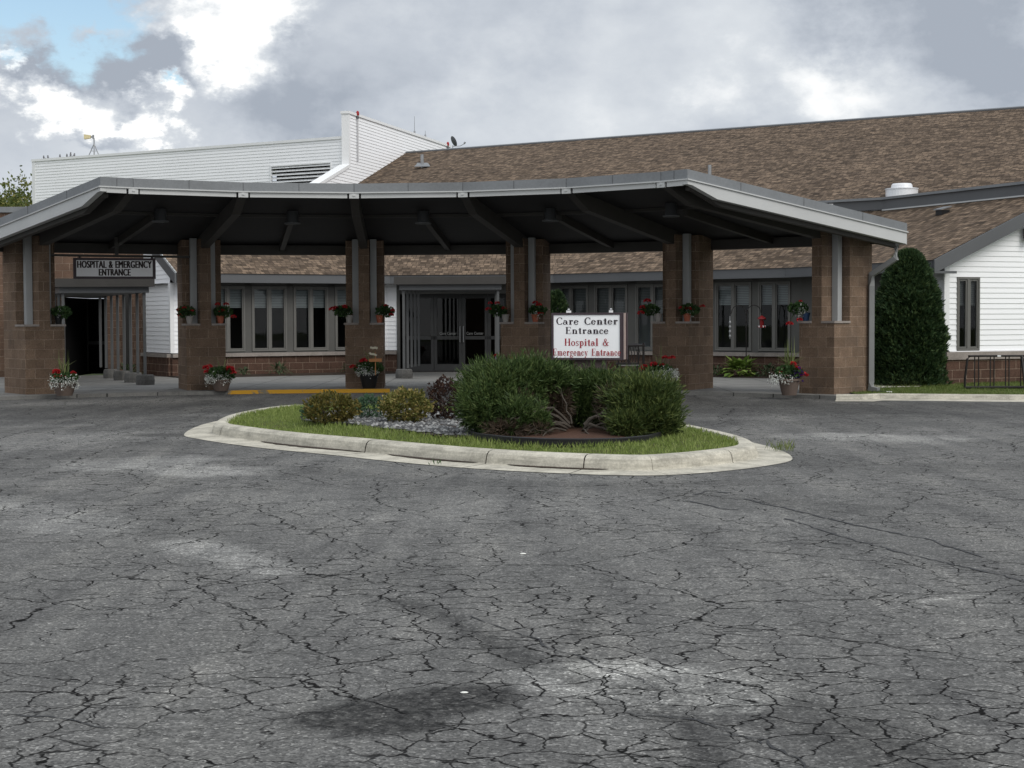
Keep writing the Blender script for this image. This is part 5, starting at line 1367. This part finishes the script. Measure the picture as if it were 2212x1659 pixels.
# ------------------------------------------------------------------ bird feeder hook, railing, bike rack
q = bedp(FC, 1612, .95); t = thing('bird_feeder', 'red bird feeder hanging from a black double shepherd hook', 'bird feeder', None, q)
b = MB(); z0 = q[2]; hz = 1.92 - z0 + .1
b.tube([(0, 0, -.1), (0, 0, hz - .28)], .014, 6)
for s_ in (-1, 1):
    b.tube([(0, 0, hz - .28)] + [(s_ * (.02 + .20 * (1 - math.cos(k / 8 * math.pi)) * .9), 0, hz - .28 + .20 * math.sin(k / 8 * math.pi)) for k in range(9)] + [(s_ * .42, 0, hz - .32)], .012, 6)
b.build('hook', M['blackmetal'], t)
b = MB(); b.lathe((.40, 0, hz - .66), [(.10, 0), (.10, .03), (.05, .05), (.05, .20), (.11, .22), (.10, .25), (.02, .31)], 12); fd = b.build('feeder', M['feedred'], t)
b = MB()
for k in range(5): b.lathe((.40 + .085 * math.cos(k * 1.256), .085 * math.sin(k * 1.256), hz - .655), [(.018, .0), (.018, .045)], 6)
b.build('port', M['whitetrim'], fd)
b = MB(); b.tube([(-.42, 0, hz - .36), (-.42, 0, hz - .95)], .012, 5)
for k in range(4): b.lathe((-.42, 0, hz - .55 - k * .12), [(.02, 0), (.03, .03), (.02, .07)], 8)
b.build('wind_chime', M['steel'], t)
t = thing('handrail', 'dark green metal handrail with a white bar behind the sign', 'railing', None, (0, 0, 0))
Yr = 41.6
def rb(x0, y0, x1, y1, r, nm, mt):
    b = MB(); b.tube([V(x0, y0, Yr), V(x1, y1, Yr)], r, 6); return b.build(nm, mt, t)
rb(1335, 747, 1393, 746, .03, 'top_rail', M['blackmetal'])
zb_ = V(1393, 746, Yr).z
for x in (1336, 1358, 1379, 1390):
    b = MB(); A_ = V(x, 746, Yr); b.tube([A_ + Vector((0, 0, .06 if x == 1390 else 0)), Vector((A_.x, A_.y, WALK))], .028 if x == 1390 else .018, 6); b.build('post', M['blackmetal'], t)
rb(1336, 788, 1380, 788, .028, 'white_bar', M['whitetrim'])
qb = V(1332, 752, 41.9); t2 = thing('bench', 'dark metal bench with a pierced back behind the sign', 'bench', None, (0, 0, 0))
b = MB(); xa, xb = XV(1330, 41.95), XV(1378, 41.95)
for k in range(9):
    x = xa + (xb - xa) * k / 8; b.tube([(x, 41.95, .5), (x + .06, 42.0, .72), (x, 42.05, .95)], .012, 5)
b.tube([(xa, 42.05, .96), (xb, 42.05, .96)], .022, 6); b.build('backrest', M['blackmetal'], t2)
b = MB(); b.box(((xa + xb) / 2, 41.72, .47), xb - xa, .42, .04); b.build('seat', M['blackmetal'], t2)
for x in (xa + .04, xb - .04):
    b = MB(); b.tube([(x, 41.55, WALK), (x, 41.6, .46)], .02, 6); b.tube([(x, 41.95, WALK), (x, 41.95, .46)], .02, 6); b.build('leg', M['blackmetal'], t2)
t = thing('bike_rack', 'black iron bike rack with paired bars standing on the right lawn', 'bike rack', None, (0, 0, 0))
Yk = 34.6
def kp(x, y): p = V(x, y, Yk); return p
zt_, zbm = kp(2120, 769).z, LZ_ + .03
xl = XV(2087, Yk); pitch = 17.2
b = MB(); b.tube([Vector((xl + .05, Yk, zt_)), Vector((xl + 2.6, Yk, zt_))], .022, 8); b.build('top_rail', M['blackmetal'], t)
b = MB(); b.tube([Vector((xl - .02, Yk, zbm)), Vector((xl + 2.6, Yk, zbm))], .032, 8); b.build('base_rail', M['blackmetal'], t)
b = MB(); b.tube([Vector((xl - .02, Yk, zbm)), Vector((xl - .015, Yk, zbm + .2)), Vector((xl + .03, Yk, zt_ - .06)), Vector((xl + .09, Yk, zt_))], .024, 8); b.build('end_frame', M['blackmetal'], t)
for k, x in enumerate((2106, 2114.5, 2140, 2148, 2173, 2180.5, 2206, 2214, 2240, 2248)):
    b = MB(); X = XV(x, Yk); b.tube([Vector((X, Yk, zbm)), Vector((X, Yk, zt_))], .013, 6); b.build('bar', M['blackmetal'], t)
b = MB(); X = XV(2208, Yk); b.tube([Vector((X, Yk - .25, LZ_)), Vector((X, Yk, zt_))], .028, 8); b.build('brace', M['blackmetal'], t)
b = MB(); b.box((XV(2158, Yk), Yk - .03, zt_), .07, .02, .03); b.build('sticker', M['whitetrim'], t)

# ------------------------------------------------------------------ island sign with serif lettering
SY = 21.2
sg = thing('entrance_sign', 'white post sign reading Care Center Entrance, Hospital & Emergency Entrance on the island', 'sign')
ps = V(1267.5, 726.5, SY); rzs = R_(17); ex = Vector((math.cos(rzs), -math.sin(rzs), 0)); nS = Vector((-math.sin(rzs), -math.cos(rzs), 0))
SW = 150 / F * SY / math.cos(rzs) * 1.0; SH = 102 / F * SY; SD = .26
cb = ps - nS * (SD / 2)
b = MB(); b.box(cb, SW - .01, SD, SH - .01, -rzs); b.build('cabinet', M['signwood'], sg)
b = MB(); fr = .028
for (u, v_, w_, h_) in ((0, SH / 2 - fr / 2, SW, fr), (0, -SH / 2 + fr / 2, SW, fr), (-SW / 2 + fr / 2, 0, fr, SH - 2 * fr), (SW / 2 - fr / 2, 0, fr, SH - 2 * fr)):
    b.box(ps + ex * u + Vector((0, 0, v_)) + nS * .004, w_, .03, h_, -rzs)
for s_ in (-1, 1):
    b.box(cb + ex * (SW / 2 + .004) + nS * (s_ * (SD / 2 - .012)), .02, .03, SH, -rzs)
b.build('frame', M['signframe'], sg)
b = MB(); b.box(ps + nS * .004, SW - 2 * fr + .004, .012, SH - 2 * fr + .004, -rzs); b.build('panel', M['signface'], sg)
b = MB(); b.box(cb + Vector((0, 0, -SH / 2 - .25)) + ex * .02, SW * .42, .16, .52, -rzs); b.build('post', M['pedestal'], sg)
for u, wd_ in ((-.26, .045), (.30, .035)):
    b = MB(); b.box(cb + ex * u + nS * .05 + Vector((0, 0, SH / 2 + .014)), wd_, .08, .03, -rzs); b.lathe(tuple(cb + ex * u + nS * .05 + Vector((0, 0, SH / 2 + .04))), [(.014, 0), (.016, .006), (.006, .012)], 10); b.build('sign_lamp', M['fan'], sg)
GL = {}
def glyphs():
    xh, th, tn = .64, .205, .08
    def arc(cx, cy, rx, ry, a0, a1, tk=th, t_=tn, n=16):
        o = []; i = []
        for k in range(n + 1):
            a_ = R_(a0 + (a1 - a0) * k / n); w_ = (t_ + (tk - t_) * abs(math.cos(a_)) ** 1.5)
            o.append((cx + rx * math.cos(a_), cy + ry * math.sin(a_))); i.append((cx + (rx - w_) * math.cos(a_), cy + (ry - w_ * .9) * math.sin(a_)))
        return [(o[k], o[k + 1], i[k + 1], i[k]) for k in range(n)]
    def rc(x0, y0, x1, y1): return [((x0, y0), (x1, y0), (x1, y1), (x0, y1))]
    def ln(x0, y0, x1, y1, w_): return [((x0 - w_ / 2, y0), (x0 + w_ / 2, y0), (x1 + w_ / 2, y1), (x1 - w_ / 2, y1))]
    def serif(x, y, w_=.34): return rc(x - w_ / 2, y, x + w_ / 2, y + .05)
    def stem(x, y0, y1, top='half'):
        s_ = rc(x - th / 2, y0, x + th / 2, y1) + serif(x, y0)
        if top == 'full': s_ += serif(x, y1 - .05)
        if top == 'half': s_ += [((x - th / 2 - .1, y1 - .07), (x, y1 - .09), (x, y1), (x - th / 2 + .02, y1))]
        return s_
    GL['C'] = (arc(.46, .5, .44, .52, 50, 310, .19), .0); GL['C'][0].extend(rc(.70, .70, .75, 1.0) + rc(.70, .02, .74, .24)); 
    GL['a'] = (arc(.25, .20, .23, .21, 60, 300, .15) + rc(.36, .05, .36 + th, .45) + arc(.30, .42, .23, .22, 0, 165, .16) + [((.36 + th, 0.0), (.63, .04), (.63, .1), (.36 + th, .12))], 0)
    GL['r'] = (stem(.16, 0, xh) + arc(.40, xh - .17, .2, .18, 75, 165, .12) + arc(.42, xh - .1, .09, .09, 0, 360, .09, .08), 0)
    GL['e'] = (arc(.30, .32, .29, .33, 8, 325, .17) + rc(.1, .33, .57, .39), 0)
    GL['n'] = (stem(.16, 0, xh) + stem(.52, 0, xh - .2, None) + arc(.36, xh - .22, .245, .23, 0, 150, .17), 0)
    GL['t'] = (rc(.13, .08, .13 + th, xh + .2) + rc(.0, xh - .06, .40, xh) + arc(.29, .15, .16, .16, 190, 330, .14), 0)
    GL['E'] = (stem(.2, 0, 1, 'full') + rc(.2, .95, .72, 1) + rc(.2, 0, .74, .05) + rc(.2, .48, .58, .54) + rc(.68, .72, .72, 1) + rc(.70, 0, .74, .28) + rc(.54, .38, .58, .64), 0)
    GL['c'] = (arc(.28, .32, .27, .33, 50, 320, .17) + arc(.42, .5, .09, .09, 0, 360, .09, .08), 0)
    GL['H'] = (stem(.2, 0, 1, 'full') + stem(.76, 0, 1, 'full') + rc(.2, .48, .76, .54), 0)
    GL['o'] = (arc(.31, .32, .31, .34, 0, 360, .18), 0)
    GL['s'] = (arc(.23, .48, .2, .17, 40, 270, .11, .09) + arc(.23, .17, .21, .18, -140, 90, .11, .09) + rc(.40, .46, .44, .64) + rc(.01, .02, .05, .2), 0)
    GL['p'] = (stem(.16, -.3, xh) + arc(.34, .32, .28, .34, -150, 150, .17), 0)
    GL['i'] = (stem(.16, 0, xh) + arc(.16, xh + .2, .1, .1, 0, 360, .1, .09), 0)
    GL['l'] = (stem(.16, 0, 1.02), 0)
    GL['m'] = (stem(.16, 0, xh) + stem(.50, 0, xh - .2, None) + arc(.35, xh - .22, .235, .23, 0, 150, .17) + stem(.84, 0, xh - .2, None) + arc(.69, xh - .22, .235, .23, 0, 150, .17), 0)
    GL['g'] = (arc(.28, .43, .24, .23, 0, 360, .14) + arc(.29, -.13, .29, .17, 0, 360, .13, .06) + rc(.4, .58, .6, .64) + arc(.24, .1, .16, .1, 100, 260, .1), 0)
    GL['y'] = (ln(.10, xh, .34, 0, .17) + ln(.54, xh, .16, -.28, .07) + serif(.12, xh - .05) + serif(.52, xh - .05, .26) + arc(.13, -.22, .1, .09, 0, 360, .09, .08), 0)
    GL['&'] = (arc(.40, .77, .19, .23, 0, 360, .12, .06) + arc(.33, .27, .31, .29, 60, 345, .16, .06) + ln(.32, .66, .76, .0, .17) + ln(.78, .48, .52, .05, .06) + serif(.78, .46, .3) + serif(.8, 0, .2), 0)
glyphs()
def serif_text(txt, name, mat, width, caph, c):
    b = MB(); x = 0.0; quads = []
    for ch in txt:
        if ch == ' ': x += .62; continue
        g = GL[ch][0]; xmin = min(p[0] for q in g for p in q); xmax = max(p[0] for q in g for p in q)
        for q in g: quads.append([(p[0] - xmin + x, p[1]) for p in q])
        x += xmax - xmin + .10
    tot = x - .10
    for k, q in enumerate(quads):
        off = .0112 + .00004 * k
        pts = [c + ex * ((p[0] / tot - .5) * width) + Vector((0, 0, (p[1] - .5) * caph)) + nS * off for p in q]
        nrm = (pts[1] - pts[0]).cross(pts[2] - pts[0])
        b.quad(*(pts if nrm.dot(nS) > 0 else pts[::-1]))
    b.build(name, mat, sg)
def sx_(c0, c1): return (c1 - c0) / 2.194 / 1.8228 / F * SY / math.cos(rzs)
def zc(y0, y1): return Vector((0, 0, ((617 + 1025) / 2 - (y0 + y1) / 2) / 2.194 / 1.8228 / F * SY))
def hc(d): return d / 2.194 / 1.8228 / F * SY
for txt, mt, c0_, c1_, y0, y1 in (('Care Center', 'inkdark', 203, 727, 658, 720), ('Entrance', 'inkdark', 283, 648, 740, 800), ('Hospital &', 'inkred', 273, 652, 840, 903), ('Emergency Entrance', 'inkred', 174, 752, 927, 988)):
    serif_text(txt, 'lettering', M[mt], sx_(c0_, c1_), hc(y1 - y0), ps + zc(y0, y1) + ex * (((c0_ + c1_) / 2 - 461.5) / 2.194 / 1.8228 / F * SY))

# ------------------------------------------------------------------ far tree at the left
def tree(label, base_, h, r, n, seed):
    random.seed(seed); t = thing('tree', label, 'tree', None, base_); b = MB()
    b.tube([(0, 0, -.1), (.1, 0, h * .3), (0, .1, h * .62), (.1, 0, h * .9)], .28, 8, r1=.04)
    tips = []
    for i in range(16):
        a_ = i * 2.4; z0 = h * random.uniform(.3, .75); e = Vector((math.cos(a_) * r * random.uniform(.45, .8), math.sin(a_) * r * random.uniform(.45, .8), z0 + h * random.uniform(.1, .28)))
        b.tube([(0, 0, z0), Vector((0, 0, z0)).lerp(e, .5) + Vector((0, 0, .2)), e], .08, 5, r1=.015); tips.append(e); tips.append(Vector((0, 0, z0)).lerp(e, .6))
    tips += [Vector((0, 0, h * .9)), Vector((.3, .3, h * .97))]
    b.build('trunk', M['bark'], t); b = MB()
    for e in tips:
        for _ in range(n):
            p = e + Vector((random.gauss(0, .5), random.gauss(0, .5), random.gauss(0, .42))); b.leaf(p, sph() + Vector((0, 0, -.2)), .19, .12)
    b.build('crown', M['tree'], t, False, False)
q = V(30, 362, 78); tree('leafy tree turning yellow at the left behind the block wall', (q.x, 78, 0), q.z * .9, 2.5, 300, 5)
q = V(-60, 372, 82); tree('second leafy tree partly cut off at the left edge', (q.x, 82, 0), q.z * .9, 2.5, 220, 8)
random.seed(21)
# litter and weeds on the drive
for x, y, s_, lab in ((1003, 1497, .014, 'white scrap lying at the top of the dark oil stain'), (1130, 1197, .018, 'pale scrap of paper on the middle of the drive'), (3500 / 1.8228, 848, .06, 'pale rock on the lawn before the bike rack')):
    q = G(x, y, .0 if y > 900 else LZ_); b = MB()
    b.lathe((0, 0, 0), [(s_ * .8, 0), (s_, s_ * .3), (s_ * .6, s_ * .7), (.001, s_ * .8)], 7); o = b.build('litter' if y > 900 else 'rock', M['paper']); o.location = q; o.scale = (1.3, .8, .6); tag(o, lab, 'litter' if y > 900 else 'rock')
for x, y, n, s_, lab, mt in ((1690, 975, 60, .16, 'dry grass tuft growing at the right tip of the island kerb', 'spike'), (942, 1004, 10, .08, 'tiny weed in the front kerb joint', 'leaf'), (667, 893, 6, .16, 'single dry stalk behind the left island grass', 'spike')):
    q = G(x, y, 0.01); b = MB()
    for _ in range(n): b.leaf(Vector((random.gauss(0, s_ * .5), random.gauss(0, s_ * .5), 0)), Vector((random.gauss(0, .4), random.gauss(0, .4), 1)), s_ * random.uniform(.5, 1.2), .012)
    o = b.build('weed', M[mt]); o.location = q; tag(o, lab, 'weed')
